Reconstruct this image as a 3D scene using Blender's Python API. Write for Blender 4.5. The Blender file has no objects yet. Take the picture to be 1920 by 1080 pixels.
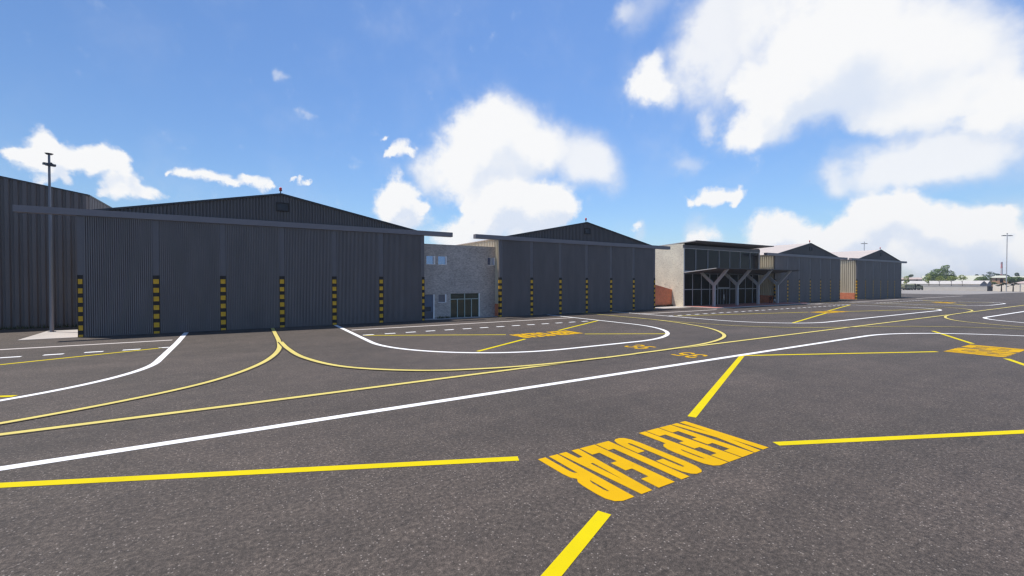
import bpy, bmesh, math, random
from mathutils import Vector, Matrix
R = math.radians
random.seed(7)
scene = bpy.context.scene
COL = scene.collection

# ------------------------------------------------------------------ camera
F_PX = 817.63                     # focal length in pixels of a 1920 wide frame
YAW, PITCH, EYE = 0.55109, -0.01491, 5.0
cam_d = bpy.data.cameras.new('camera')
cam_d.sensor_fit = 'HORIZONTAL'; cam_d.sensor_width = 36.0
cam_d.lens = F_PX / 1920 * 36.0
cam_d.clip_start = 0.1; cam_d.clip_end = 20000
cam = bpy.data.objects.new('camera', cam_d); COL.objects.link(cam)
cam.location = (0, 0, EYE)
cam.rotation_euler = (math.pi/2 + PITCH, 0, -YAW)
scene.camera = cam

_fw = Vector((math.sin(YAW)*math.cos(PITCH), math.cos(YAW)*math.cos(PITCH), math.sin(PITCH)))
_rt = Vector((math.cos(YAW), -math.sin(YAW), 0))
_up = _rt.cross(_fw)
def ray(x, y):
    return _fw + _rt*((x-960)/F_PX) + _up*((540-y)/F_PX)
def at(x, y, depth):
    """survey point: direction of a sighting (x, y) at a distance along the optical axis"""
    return Vector((0, 0, EYE)) + ray(x, y)*depth
def foot(x, depth):
    p = at(x, 540, depth); return Vector((p.x, p.y, 0))

# ------------------------------------------------------------------ helpers
class MB:
    def __init__(self): self.v = []; self.f = []; self.mi = []
    def quad(self, a, b, c, d, m=0):
        n = len(self.v); self.v += [a, b, c, d]; self.f.append((n, n+1, n+2, n+3)); self.mi.append(m)
    def poly(self, pts, m=0):
        n = len(self.v); self.v += list(pts); self.f.append(tuple(range(n, n+len(pts)))); self.mi.append(m)
    def box(self, x0, x1, y0, y1, z0, z1, m=0):
        P = [(x0,y0,z0),(x1,y0,z0),(x1,y1,z0),(x0,y1,z0),(x0,y0,z1),(x1,y0,z1),(x1,y1,z1),(x0,y1,z1)]
        n = len(self.v); self.v += P
        for q in ((0,3,2,1),(4,5,6,7),(0,1,5,4),(1,2,6,5),(2,3,7,6),(3,0,4,7)):
            self.f.append(tuple(n+i for i in q)); self.mi.append(m)
    def bar(self, p, q, w, h, m=0, up=(0,0,1)):
        """box section from p to q"""
        p = Vector(p); q = Vector(q); d = (q-p).normalized()
        s = d.cross(Vector(up)); 
        if s.length < 1e-4: s = d.cross(Vector((0,1,0)))
        s.normalize(); u = s.cross(d)
        n = len(self.v)
        for c in (p, q):
            for a, b in ((-1,-1),(1,-1),(1,1),(-1,1)):
                self.v.append(tuple(c + s*(a*w/2) + u*(b*h/2)))
        for f in ((0,1,2,3),(7,6,5,4),(0,4,5,1),(1,5,6,2),(2,6,7,3),(3,7,4,0)):
            self.f.append(tuple(n+i for i in f)); self.mi.append(m)
    def tube(self, pts, rad, seg=10, m=0, caps=True):
        pts = [Vector(p) for p in pts]
        rad = rad if isinstance(rad, (list, tuple)) else [rad]*len(pts)
        n = len(self.v)
        for i, p in enumerate(pts):
            d = (pts[min(i+1, len(pts)-1)] - pts[max(i-1, 0)]).normalized()
            a = d.orthogonal().normalized() if abs(d.z) < .99 else Vector((1,0,0))
            b = d.cross(a).normalized(); a = b.cross(d)
            for k in range(seg):
                t = 2*math.pi*k/seg
                self.v.append(tuple(p + (a*math.cos(t) + b*math.sin(t))*rad[i]))
        for i in range(len(pts)-1):
            for k in range(seg):
                k2 = (k+1) % seg
                self.f.append((n+i*seg+k, n+i*seg+k2, n+(i+1)*seg+k2, n+(i+1)*seg+k)); self.mi.append(m)
        if caps:
            self.f.append(tuple(n+k for k in range(seg))[::-1]); self.mi.append(m)
            self.f.append(tuple(n+(len(pts)-1)*seg+k for k in range(seg))); self.mi.append(m)
    def build(self, name, mats, parent=None, smooth=False):
        me = bpy.data.meshes.new(name)
        me.from_pydata([tuple(v) for v in self.v], [], self.f)
        mats = mats if isinstance(mats, (list, tuple)) else [mats]
        for m in mats: me.materials.append(m)
        if len(mats) > 1: me.polygons.foreach_set('material_index', self.mi)
        if smooth: me.polygons.foreach_set('use_smooth', [True]*len(me.polygons))
        bm = bmesh.new(); bm.from_mesh(me)
        bmesh.ops.recalc_face_normals(bm, faces=bm.faces); bm.to_mesh(me); bm.free()
        me.update()
        o = bpy.data.objects.new(name, me); COL.objects.link(o)
        if parent: o.parent = parent
        return o

def tag(o, label=None, cat=None, group=None, kind=None):
    if label: o['label'] = label
    if cat: o['category'] = cat
    if group: o['group'] = group
    if kind: o['kind'] = kind
    return o
def thing(name, label, cat, loc=(0,0,0), rz=0, group=None):
    o = bpy.data.objects.new(name, None); COL.objects.link(o)
    o.location = loc; o.rotation_euler = (0, 0, rz)
    o.empty_display_size = .5
    return tag(o, label, cat, group)
def copy_tree(o, parent=None):
    c = o.copy(); COL.objects.link(c); c.parent = parent
    for ch in list(o.children): copy_tree(ch, c)
    return c

# ------------------------------------------------------------------ materials
def mat(name, col, rough=.6, spec=.5, metal=0.0):
    m = bpy.data.materials.new(name); m.use_nodes = True
    b = m.node_tree.nodes['Principled BSDF']
    b.inputs['Base Color'].default_value = (*col, 1); b.inputs['Roughness'].default_value = rough
    b.inputs['Specular IOR Level'].default_value = spec; b.inputs['Metallic'].default_value = metal
    return m
def N(m, t, **kw):
    n = m.node_tree.nodes.new(t)
    for k, v in kw.items(): setattr(n, k, v)
    return n
def L(m, a, b): m.node_tree.links.new(a, b)
def coords(m, scale=(1,1,1)):
    tc = N(m, 'ShaderNodeTexCoord'); mp = N(m, 'ShaderNodeMapping'); mp.inputs['Scale'].default_value = scale
    L(m, tc.outputs['Object'], mp.inputs['Vector']); return mp.outputs['Vector']
def noise(m, vec, scale, detail=3, rough=.55):
    n = N(m, 'ShaderNodeTexNoise'); n.inputs['Scale'].default_value = scale
    n.inputs['Detail'].default_value = detail; n.inputs['Roughness'].default_value = rough
    L(m, vec, n.inputs['Vector']); return n.outputs['Fac']
def ramp(m, fac, stops):
    r = N(m, 'ShaderNodeValToRGB'); e = r.color_ramp.elements
    while len(e) < len(stops): e.new(.5)
    for i, (p, c) in enumerate(stops):
        e[i].position = p; e[i].color = (*c, 1) if len(c) == 3 else c
    L(m, fac, r.inputs['Fac']); return r.outputs['Color']
def mixc(m, fac, a, b, mode='MIX'):
    n = N(m, 'ShaderNodeMix', data_type='RGBA', blend_type=mode)
    for s, v in ((n.inputs[0], fac), (n.inputs[6], a), (n.inputs[7], b)):
        if hasattr(v, 'is_linked'): L(m, v, s)
        else: s.default_value = v if isinstance(v, float) else (*v, 1)
    return n.outputs[2]
def base(m, sock): L(m, sock, m.node_tree.nodes['Principled BSDF'].inputs['Base Color'])
def bump(m, sock, strength, dist):
    b = N(m, 'ShaderNodeBump'); b.inputs['Strength'].default_value = strength; b.inputs['Distance'].default_value = dist
    L(m, sock, b.inputs['Height']); L(m, b.outputs['Normal'], m.node_tree.nodes['Principled BSDF'].inputs['Normal'])
def varied(name, c0, c1, rough=.6, scale=(1,1,1), ns=1.0, detail=4, spec=.4, bmp=None):
    m = mat(name, c0, rough, spec)
    v = coords(m, scale); f = noise(m, v, ns, detail, .65)
    base(m, ramp(m, f, [(.3, c0), (.7, c1)]))
    if bmp: bump(m, noise(m, v, bmp[0], 4, .6), bmp[1], bmp[2])
    return m

def asphalt():
    m = mat('asphalt', (.1,.1,.1), .76, .42)
    tc = N(m, 'ShaderNodeTexCoord'); v = tc.outputs['Object']
    big = noise(m, v, .11, 6, .65); mid = noise(m, v, 1.1, 6, .72); fine = noise(m, v, 10, 6, .75)
    vor = N(m, 'ShaderNodeTexVoronoi', feature='F1'); vor.inputs['Scale'].default_value = 14
    L(m, v, vor.inputs['Vector'])
    st = N(m, 'ShaderNodeMapping'); st.inputs['Scale'].default_value = (.02, .45, 1); L(m, v, st.inputs['Vector'])
    streak = noise(m, st.outputs['Vector'], 1.0, 5, .6)
    tiny = noise(m, v, 46, 3, .7)
    gm = N(m, 'ShaderNodeMix', data_type='FLOAT'); gm.inputs[0].default_value = .46; L(m, fine, gm.inputs[2]); L(m, tiny, gm.inputs[3])
    c = ramp(m, gm.outputs[0], [(.36, (.012,.0090,.0068)), (.5, (.066,.0517,.0412)), (.63, (.175,.140,.1135))])
    # pale aggregate stones exposed here and there
    stone = N(m, 'ShaderNodeMath', operation='LESS_THAN'); L(m, vor.outputs['Distance'], stone.inputs[0]); stone.inputs[1].default_value = .23
    rnd = N(m, 'ShaderNodeSeparateColor'); L(m, vor.outputs['Color'], rnd.inputs[0])
    gt = N(m, 'ShaderNodeMath', operation='GREATER_THAN'); L(m, rnd.outputs[0], gt.inputs[0]); gt.inputs[1].default_value = .68
    mul = N(m, 'ShaderNodeMath', operation='MULTIPLY'); L(m, stone.outputs[0], mul.inputs[0]); L(m, gt.outputs[0], mul.inputs[1])
    sc = N(m, 'ShaderNodeMath', operation='MULTIPLY'); L(m, mul.outputs[0], sc.inputs[0]); sc.inputs[1].default_value = .55
    c = mixc(m, sc.outputs[0], c, (.38,.33,.29))
    c = mixc(m, 1.0, c, ramp(m, mid, [(.3, (.78,.78,.79)), (.7, (1.2,1.19,1.18))]), 'MULTIPLY')
    c = mixc(m, 1.0, c, ramp(m, big, [(.34, (.80,.81,.80)), (.66, (1.16,1.14,1.14))]), 'MULTIPLY')
    c = mixc(m, 1.0, c, ramp(m, streak, [(.35, (.88,.88,.88)), (.65, (1.08,1.08,1.08))]), 'MULTIPLY')
    base(m, c)
    h = N(m, 'ShaderNodeMath', operation='ADD'); L(m, fine, h.inputs[0])
    h2 = N(m, 'ShaderNodeMath', operation='MULTIPLY'); L(m, mul.outputs[0], h2.inputs[0]); h2.inputs[1].default_value = .25
    L(m, h2.outputs[0], h.inputs[1])
    bump(m, h.outputs[0], .55, .03)
    return m

def paint(name, col, dirt, rough=.55):
    m = mat(name, col, .75, .12)
    v = coords(m); f = noise(m, v, 5, 6, .7); g = noise(m, v, .5, 4, .6)
    c = ramp(m, f, [(.30, dirt), (.42, col)])
    c = mixc(m, 1.0, c, ramp(m, g, [(.3, (.9,.9,.9)), (.6, (1,1,1))]), 'MULTIPLY')
    base(m, c); bump(m, noise(m, v, 30, 4, .7), .25, .01)
    return m

M = {}
M['asphalt'] = asphalt()
M['white'] = paint('white_paint', (.82,.81,.79), (.62,.60,.58))
M['pinkish'] = paint('worn_white_paint', (.58,.525,.485), (.48,.44,.41))
M['pale_yellow'] = paint('pale_yellow_paint', (.63,.52,.155), (.54,.44,.13))
M['dark_edge'] = varied('dark_line_border', (.026,.018,.012), (.05,.038,.024), .8, ns=3)
M['bright_yellow'] = paint('bright_yellow_paint', (.64,.51,.002), (.58,.455,.003))
M['ochre'] = paint('orange_yellow_paint', (.62,.355,.002), (.56,.315,.003))
M['slate'] = varied('slate_cladding', (.168,.149,.150), (.214,.192,.193), .5, (.6,.6,.12), 1.3, 5)
M['gable'] = varied('dark_gable_cladding', (.100,.090,.092), (.130,.118,.120), .55, (.7,.7,.15), 1.2, 5)
M['post'] = varied('slate_door_post', (.130,.118,.124), (.152,.138,.146), .5, (1,1,.3), 2)
M['beam'] = varied('slate_beam_paint', (.190,.174,.188), (.215,.197,.212), .5, (.3,1,1), 2)
M['black'] = varied('black_hazard_paint', (.012,.009,.009), (.026,.02,.018), .6, ns=6)
M['hazard'] = varied('amber_hazard_paint', (.66,.345,.012), (.84,.47,.022), .55, ns=4)
M['pale_clad'] = varied('pale_side_cladding', (.62,.545,.41), (.74,.66,.51), .6, (1,1,.2), .8, 5)
M['roof'] = varied('pale_roof_sheeting', (.48,.42,.375), (.56,.49,.44), .6, (.5,.08,1), .5, 5)
M['trim_white'] = mat('white_frame', (.92,.90,.90), .45)
M['red_lamp'] = mat('red_lamp_glass', (.65,.03,.03), .25)
M['dark_metal'] = varied('dark_metal', (.035,.04,.05), (.05,.056,.07), .5, ns=3)
M['pole'] = varied('galvanised_steel', (.15,.165,.20), (.20,.215,.25), .45, (4,4,.4), 1)
M['far_pole'] = varied('weathered_grey_steel', (.42,.42,.42), (.5,.5,.5), .5, (2,2,.3), 1)

def brick(name, c1, c2, mortar, sc=1.0, face='x'):
    m = mat(name, c1, .85, .25)
    tc = N(m, 'ShaderNodeTexCoord'); sp = N(m, 'ShaderNodeSeparateXYZ'); L(m, tc.outputs['Object'], sp.inputs[0])
    ad = N(m, 'ShaderNodeMath', operation='ADD'); L(m, sp.outputs['X'], ad.inputs[0]); L(m, sp.outputs['Y'], ad.inputs[1])
    cb = N(m, 'ShaderNodeCombineXYZ'); L(m, ad.outputs[0], cb.inputs['X']); L(m, sp.outputs['Y' if face == 'z' else 'Z'], cb.inputs['Y'])
    if face == 'z': L(m, sp.outputs['X'], cb.inputs['X'])
    b = N(m, 'ShaderNodeTexBrick'); L(m, cb.outputs[0], b.inputs['Vector'])
    b.inputs['Scale'].default_value = 1/sc
    b.inputs['Color1'].default_value = (*c1, 1); b.inputs['Color2'].default_value = (*c2, 1); b.inputs['Mortar'].default_value = (*mortar, 1)
    b.inputs['Brick Width'].default_value = .24; b.inputs['Row Height'].default_value = .085; b.inputs['Mortar Size'].default_value = .01
    f = noise(m, tc.outputs['Object'], 1.4, 5, .65)
    base(m, mixc(m, 1.0, b.outputs['Color'], ramp(m, f, [(.3, (.8,.8,.8)), (.7, (1.12,1.1,1.08))]), 'MULTIPLY'))
    bump(m, b.outputs['Fac'], -.4, .01)
    return m
M['brick'] = brick('red_brick', (.78,.19,.075), (.68,.155,.06), (.56,.37,.26))
M['paving'] = brick('red_brick_paving', (.66,.20,.155), (.56,.165,.125), (.50,.30,.25), 1.2, 'z')
M['kerb'] = varied('pale_kerb_concrete', (.46,.42,.39), (.58,.54,.5), .85, ns=2)
M['concrete'] = varied('pale_concrete', (.40,.37,.34), (.49,.455,.42), .9, (.4,.4,1), .8, 5)

def render_wall(name, dark, light, pit, scale=1.0, amount=.5):
    """rough-cast masonry: coursed blocks with pitted, stained faces"""
    m = mat(name, light, .9, .2)
    v = coords(m, (1,1,1))
    f = noise(m, coords(m, (2.2*scale, 2.2*scale, 5*scale)), 1.6, 6, .75)
    g = noise(m, coords(m, (.4,.4,.3)), 1.0, 4, .6)
    c = ramp(m, f, [(.28, pit), (.42, dark), (.62, light)])
    c = mixc(m, 1.0, c, ramp(m, g, [(.3, (.84,.84,.85)), (.7, (1.1,1.1,1.1))]), 'MULTIPLY')
    base(m, c); bump(m, f, amount, .05)
    return m
M['annex'] = render_wall('grey_roughcast', (.39,.345,.315), (.60,.53,.485), (.20,.175,.16))
M['cream'] = render_wall('cream_roughcast', (.80,.71,.55), (.93,.85,.68), (.34,.28,.20), .9, .35)

def glass(name, tint, rough=.04, metal=0.0, spec=.5):
    m = mat(name, tint, rough, spec, metal)
    return m
M['dark_glass'] = glass('dark_tinted_glass', (.004,.004,.006), .3, 0, .06)
M['upper_glass'] = glass('upper_tinted_glass', (.012,.013,.021), .2, 0, .14)
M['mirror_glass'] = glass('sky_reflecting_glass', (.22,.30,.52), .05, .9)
M['dull_glass'] = glass('dull_pane', (.14,.14,.17), .3)
M['green_glass'] = glass('green_tinted_glass', (.022,.040,.028), .05, 0, .8)
M['green_frame'] = mat('green_grey_door_frame', (.42,.50,.45), .45)
M['mullion'] = mat('slate_mullion', (.42,.43,.46), .45)
M['door_frame'] = mat('dark_door_frame', (.13,.135,.155), .4)
M['fascia'] = varied('slate_fascia', (.085,.092,.118), (.10,.108,.136), .5, ns=1)
M['soffit'] = varied('dark_soffit', (.085,.082,.085), (.105,.10,.10), .7, (.3,2,1), 1)
M['column'] = varied('blue_grey_column_paint', (.44,.44,.46), (.50,.50,.52), .55, (1,1,.5), 1.5)
M['canopy_edge'] = mat('pale_canopy_edge', (.55,.53,.50), .5)
M['blue_door'] = varied('blue_grey_door_paint', (.10,.135,.20), (.13,.165,.235), .5, ns=1.5)

# ------------------------------------------------------------------ ground and painted markings
mb = MB()
mb.quad((-900,-400,0),(2600,-400,0),(2600,2600,0),(-900,2600,0))
o = mb.build('ground', M['asphalt']); tag(o, kind='structure')

def spline(pts, step=.6):
    P = [Vector((x, y)) for x, y in pts]
    out = []
    for i in range(len(P)-1):
        p0 = P[i-1] if i else P[0]*2-P[1]; p1, p2 = P[i], P[i+1]
        p3 = P[i+2] if i+2 < len(P) else P[-1]*2-P[-2]
        n = max(2, int((p2-p1).length/step))
        for k in range(n):
            t = k/n
            out.append(.5*((2*p1)+(p2-p0)*t+(2*p0-5*p1+4*p2-p3)*t*t+(3*p1-p0-3*p2+p3)*t**3))
    out.append(P[-1]); return out
def arc(cx, cy, r, a0, a1, n=28):
    return [(cx+r*math.cos(R(a0+(a1-a0)*k/n)), cy+r*math.sin(R(a0+(a1-a0)*k/n))) for k in range(n+1)]
def strip_mb(mbx, pts, w, z, m=0):
    P = [Vector((p[0], p[1])) for p in pts]
    Lp, Rp = [], []
    for i, p in enumerate(P):
        d = (P[min(i+1, len(P)-1)]-P[max(i-1, 0)]).normalized(); n = Vector((-d.y, d.x))
        Lp.append((p.x+n.x*w/2, p.y+n.y*w/2, z)); Rp.append((p.x-n.x*w/2, p.y-n.y*w/2, z))
    n0 = len(mbx.v); mbx.v += Lp + Rp; k = len(P)
    for i in range(k-1):
        mbx.f.append((n0+k+i, n0+k+i+1, n0+i+1, n0+i)); mbx.mi.append(m)
def marking(name, pts, w, z, m, label, border=None, group=None):
    b = MB()
    if border:
        strip_mb(b, pts, w+2*border, z-.004, 1)
    strip_mb(b, pts, w, z, 0)
    o = b.build(name, [M[m], M['dark_edge']] if border else M[m])
    return tag(o, label, 'road marking', group, 'structure')
ZW, ZY, ZX, ZT = .006, .020, .008, .010
WL = .385
# long white edge line, rounding its corner by the far KEEP CLEAR box
marking('white_edge_line', [(-60,17.0),(0,17.0)] + [(x,17.02) for x in range(4,48,4)] + arc(48.5,3.0,14.0,90,5,30) + [(62.9,-20),(62.9,-60)], WL, ZW+.004, 'white',
        'long straight white line crossing the whole apron and rounding off at its far corner')
# white outlines of the keep-clear bays between the hangar doors
BY, BR = 25.4, 11.2
def bay(x0, x1, label, r=BR):
    pts = [(x0,53.1),(x0,44),(x0,BY+r)] + arc(x0+r,BY+r,r,180,270)[1:] + [(x1-r,BY)] + arc(x1-r,BY+r,r,270,360)[1:] + [(x1,44),(x1,53.1)]
    marking('white_bay_line', pts, WL, ZW, 'white', label, group='white outlines of the keep clear bays')
marking('white_bay_line', [(-40,25.1),(-14.2,25.1)] + arc(-14.2,34.65,9.55,270,360)[1:] + [(-4.68,44),(-4.85,53.1)], WL, ZW, 'white',
        'white curve sweeping away from the doors of the largest hangar towards the light pole', group='white outlines of the keep clear bays')
bay(8.9, 38.9, 'white rounded outline in front of the grey annex, around the middle KEEP CLEAR')
bay(52.2, 110.6, 'white rounded outline in front of the terminal canopy', 9.0)
bay(124.6, 154.4, 'small white rounded outline before the most distant hangar', 10.0)
marking('white_bay_line', [(79.6,-30),(79.6,8.5)] + arc(88.6,8.2,9.0,180,90) + [(100,17.2),(150,17.2)], WL, ZW, 'white',
        'white hook-shaped line at the edge of the apron beyond the yellow curves', group='white outlines of the keep clear bays')
# worn back lines
for x0, x1, lb in ((-40,-5.25,'worn off-white line on the asphalt beside the light pole'), (9.4,38.6,'worn off-white line in front of the grey annex doors'),
                   (51.8,71.4,'worn off-white line ending at the brick terminal paving'), (103.4,110.4,'short worn off-white line by the hangar past the terminal'),
                   (124.9,154.2,'worn off-white line between the two most distant hangars'), (168,212,'worn off-white line on the open asphalt beyond the last hangar')):
    marking('worn_white_line', [(x0,46.85),(x1,46.85)], .50, .004, 'pinkish', lb, group='worn off-white lines before the buildings')
# dashed lines
def dashes(x0, x1, label, first=0.0):
    b = MB(); x = x0
    while x < x1-.5:
        strip_mb(b, [(x,41.8),(min(x+1.0,x1),41.8)], .42, ZW+.002); x += 2.04
    tag(b.build('dashed_white_line', M['white']), label, 'road marking', 'dashed white lines before the buildings', 'structure')
dashes(-40.2, -4.9, 'dashed white line beside the light pole')
dashes(9.4, 38.3, 'dashed white line in front of the grey annex')
dashes(52.2, 110.3, 'long dashed white line in front of the terminal paving')
dashes(124.8, 154.0, 'dashed white line between the two most distant hangars')
# yellow taxi lines with dark borders
CLY = 21.2
marking('yellow_centre_line', [(-60,20.75),(0,20.78),(10,20.95),(24,21.15),(60,CLY),(100,21.4),(160,21.8),(260,22)], .315, ZY, 'pale_yellow',
        'long straight pale yellow taxi line with dark borders running along the hangars', .10)
yl = spline([(2.55,53.1),(2.5,47),(2.42,40.5),(2.0,35.2),(.75,30.3),(-1.5,26.3),(-4.9,23.6),(-9.0,21.8),(-14,20.9),(-19,20.76)])
yr = spline([(2.55,40.5),(2.75,36.0),(3.35,31.2),(5.0,26.7),(8.2,23.5),(11.6,22.0),(15.5,21.25),(20,21.05)])
marking('yellow_lead_line', yl, .315, ZY+.009, 'pale_yellow', 'yellow lead-in line curving from the largest hangar doors to the near edge of the frame', .10, 'yellow lead-in lines')
marking('yellow_lead_line', yr, .315, ZY+.018, 'pale_yellow', 'yellow lead-in branch curving from the fork before the largest hangar to the taxi line', .10, 'yellow lead-in lines')
marking('yellow_lead_line', spline([(45.7,53.1),(45.7,41.2),(45.2,36.4),(44.1,32.6),(42.0,28.2),(38.6,24.6),(35.2,22.7),(31,21.6),(26,21.2),(23,21.15)]), .315, ZY+.009, 'pale_yellow',
        'yellow line bending round from the second hangar to the painted numbers', .10, 'yellow lead-in lines')
marking('yellow_lead_line', spline([(45.7,40),(45.8,34),(47,28.7),(48.9,25.8),(51.2,23.7),(54.5,21.9),(58.5,20.3),(61.9,18.6),(65.2,16.3),(67.6,13.7),(69.2,10.3),(70.4,5),(70.8,-10),(70.8,-40)]), .20, ZY+.018, 'pale_yellow',
        'thin yellow line crossing the taxi line from the second hangar to the frame edge', .06, 'yellow lead-in lines')
marking('yellow_lead_line', spline([(117.6,53),(117.6,36),(116.6,29.6),(113.0,25.4),(107.5,22.6),(100,21.6),(92,21.3),(88,21.0),(84,20.3),(81,19.4),(78.3,18.2),(76.3,16.8),(75,15.3),(73.6,13.3),(72.5,10.3),(71.4,4),(71.2,-10)]), .27, ZY+.009, 'pale_yellow',
        'S-shaped yellow line swinging on and off the taxi line past the terminal', .09, 'yellow lead-in lines')

# lettering, cut as outlines so that strokes keep a heavy condensed weight
GL = {
 'K': (.60, [[(0,0),(0,1),(.25,1),(.25,.66),(.355,1),(.60,1),(.445,.54),(.60,0),(.36,0),(.25,.40),(.25,0)]]),
 'E': (.48, [[(0,0),(0,1),(.48,1),(.48,.81),(.26,.81),(.26,.62),(.45,.62),(.45,.43),(.26,.43),(.26,.19),(.48,.19),(.48,0)]]),
 'L': (.43, [[(0,0),(0,1),(.26,1),(.26,.19),(.43,.19),(.43,0)]]),
 'P': (.54, [[(0,0),(0,1),(.30,1),(.44,.97),(.52,.90),(.54,.80),(.54,.58),(.52,.48),(.45,.41),(.33,.37),(.25,.37),(.25,0)], [(.25,.83),(.28,.82),(.30,.78),(.30,.61),(.28,.57),(.25,.56)]]),
 'R': (.56, [[(0,0),(0,1),(.30,1),(.44,.97),(.52,.90),(.54,.80),(.54,.65),(.52,.57),(.44,.52),(.52,.47),(.55,.38),(.56,0),(.35,0),(.335,.36),(.31,.41),(.25,.43),(.25,0)], [(.25,.83),(.28,.82),(.30,.78),(.30,.65),(.28,.61),(.25,.60)]]),
 'C': (.56, [[(.56,.40),(.56,.22),(.53,.10),(.46,.03),(.36,0),(.20,0),(.10,.03),(.03,.10),(0,.22),(0,.78),(.03,.90),(.10,.97),(.20,1),(.36,1),(.46,.97),(.53,.90),(.56,.78),(.56,.62),(.325,.62),(.325,.80),(.31,.84),(.265,.84),(.25,.80),(.25,.20),(.265,.16),(.31,.16),(.325,.20),(.325,.40)]]),
 'A': (.60, [[(0,0),(.15,1),(.45,1),(.60,0),(.38,0),(.36,.18),(.24,.18),(.22,0)], [(.268,.34),(.30,.74),(.332,.34)]]),
 '3': (.62, [[(0,.30),(0,.22),(.04,.10),(.14,.02),(.30,0),(.46,.03),(.58,.12),(.62,.26),(.60,.40),(.50,.50),(.59,.60),(.61,.74),(.56,.88),(.45,.97),(.30,1),(.15,.98),(.05,.90),(.01,.78),(.01,.72),(.17,.72),(.19,.81),(.24,.86),(.31,.87),(.39,.84),(.43,.77),(.43,.67),(.38,.60),(.22,.58),(.22,.45),(.38,.43),(.44,.36),(.45,.25),(.40,.16),(.31,.13),(.22,.14),(.17,.20),(.16,.30)]]),
 '5': (.62, [[(0,.28),(.02,.14),(.10,.04),(.24,0),(.40,.01),(.53,.08),(.60,.20),(.62,.34),(.59,.50),(.50,.61),(.36,.64),(.22,.60),(.24,.86),(.58,.86),(.58,1),(.09,1),(.03,.44),(.18,.44),(.23,.49),(.31,.51),(.40,.47),(.45,.37),(.44,.24),(.39,.16),(.30,.13),(.22,.15),(.17,.20),(.16,.28)]]),
}
def lettering(text, name, m, origin, right, up, width, height, z, gap=.036, space=.17):
    tot = 0
    for ch in text: tot += space if ch == ' ' else GL[ch][0]+gap
    tot -= gap
    cu = bpy.data.curves.new(name, 'CURVE'); cu.dimensions = '2D'; cu.fill_mode = 'BOTH'
    x = 0
    for ch in text:
        if ch == ' ': x += space; continue
        w, loops = GL[ch]
        for lp in loops:
            s = cu.splines.new('POLY'); s.points.add(len(lp)-1)
            for i, (a, b) in enumerate(lp): s.points[i].co = (x+a, b, 0, 1)
            s.use_cyclic_u = True
        x += w+gap
    tmp = bpy.data.objects.new('tmp_text', cu); COL.objects.link(tmp)
    dg = bpy.context.evaluated_depsgraph_get(); dg.update()
    me = bpy.data.meshes.new_from_object(tmp.evaluated_get(dg))
    bpy.data.objects.remove(tmp)
    o_ = Vector(origin); r_ = Vector(right).normalized(); u_ = Vector(up).normalized()
    for v in me.vertices:
        p = o_ + r_*((v.co.x/tot-.5)*width) + u_*((v.co.y-.5)*height)
        v.co = (p.x, p.y, z)
    me.materials.clear(); me.materials.append(m)
    for p in me.polygons: p.material_index = 0
    bm = bmesh.new(); bm.from_mesh(me); bmesh.ops.recalc_face_normals(bm, faces=bm.faces)
    for f in bm.faces:
        if f.normal.z < 0: f.normal_flip()
    bm.to_mesh(me); bm.free()
    me.name = name
    o = bpy.data.objects.new(name, me); COL.objects.link(o)
    return o
def keep_clear(cx, cy, label, w=6.42, h=2.92):
    o = lettering('KEEP CLEAR', 'keep_clear_lettering', M['ochre'], (cx,cy,0), (-1,0,0), (0,-1,0), w, h, ZT)
    tag(o, label, 'ground lettering', 'KEEP CLEAR painted on the apron', 'structure')
keep_clear(10.2, 8.53, 'large orange KEEP CLEAR lettering filling the asphalt closest to the viewer')
keep_clear(45.75, 8.88, 'orange KEEP CLEAR lettering between the white corner line and the frame edge', 6.4, 2.95)
keep_clear(24.5, 33.55, 'orange KEEP CLEAR lettering in front of the grey annex', 6.75, 2.8)
keep_clear(81.9, 33.7, 'orange KEEP CLEAR lettering in front of the terminal', 7.4, 2.8)
keep_clear(141.0, 34.3, 'most distant orange KEEP CLEAR lettering, before the last hangar', 7.0, 2.8)
def cross(pairs, label, grp):
    for i, ((a, b), lb) in enumerate(zip(pairs, label)):
        marking('yellow_cross_line', [a, b], .30, ZX, 'bright_yellow', lb, group=grp)
g = 'yellow diagonal arms of the keep clear boxes'
cross((((-8.2,17.0),(6.56,10.33)), ((28.45,16.8),(14.03,10.17)), ((28.45,.45),(13.91,7.12)), ((-8.2,.0),(6.6,6.92))),
      ('bright yellow diagonal reaching from the frame edge to the letter R of the closest KEEP CLEAR',
       'bright yellow diagonal joining the closest KEEP CLEAR to the long white line',
       'bright yellow diagonal leaving the letter K of the closest KEEP CLEAR to the frame edge',
       'bright yellow diagonal running off the bottom of the frame'), g)
cross((((28.6,16.85),(42.0,10.55)), ((59.2,15.2),(49.8,10.4)), ((28.2,.3),(42.05,7.24)), ((63,.8),(49.6,7.2))),
      ('yellow diagonal from the white line junction towards the second KEEP CLEAR',
       'yellow diagonal from the rounded white corner down to the second KEEP CLEAR',
       'yellow diagonal below the second KEEP CLEAR by the frame edge',
       'yellow diagonal beyond the second KEEP CLEAR'), g)
cross((((9.4,41.6),(20.9,35.1)), ((38.5,41.65),(27.3,35.35)), ((34.4,27.7),(27.6,31.7)), ((14.2,27.8),(20.8,31.65))),
      ('thin yellow diagonal from the dashed line to KEEP CLEAR before the annex',
       'yellow diagonal meeting the white bay outline before the second hangar',
       'yellow diagonal ending inside the rounded end of the annex bay',
       'yellow diagonal from the annex bay outline up to its KEEP CLEAR'), g)
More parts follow.
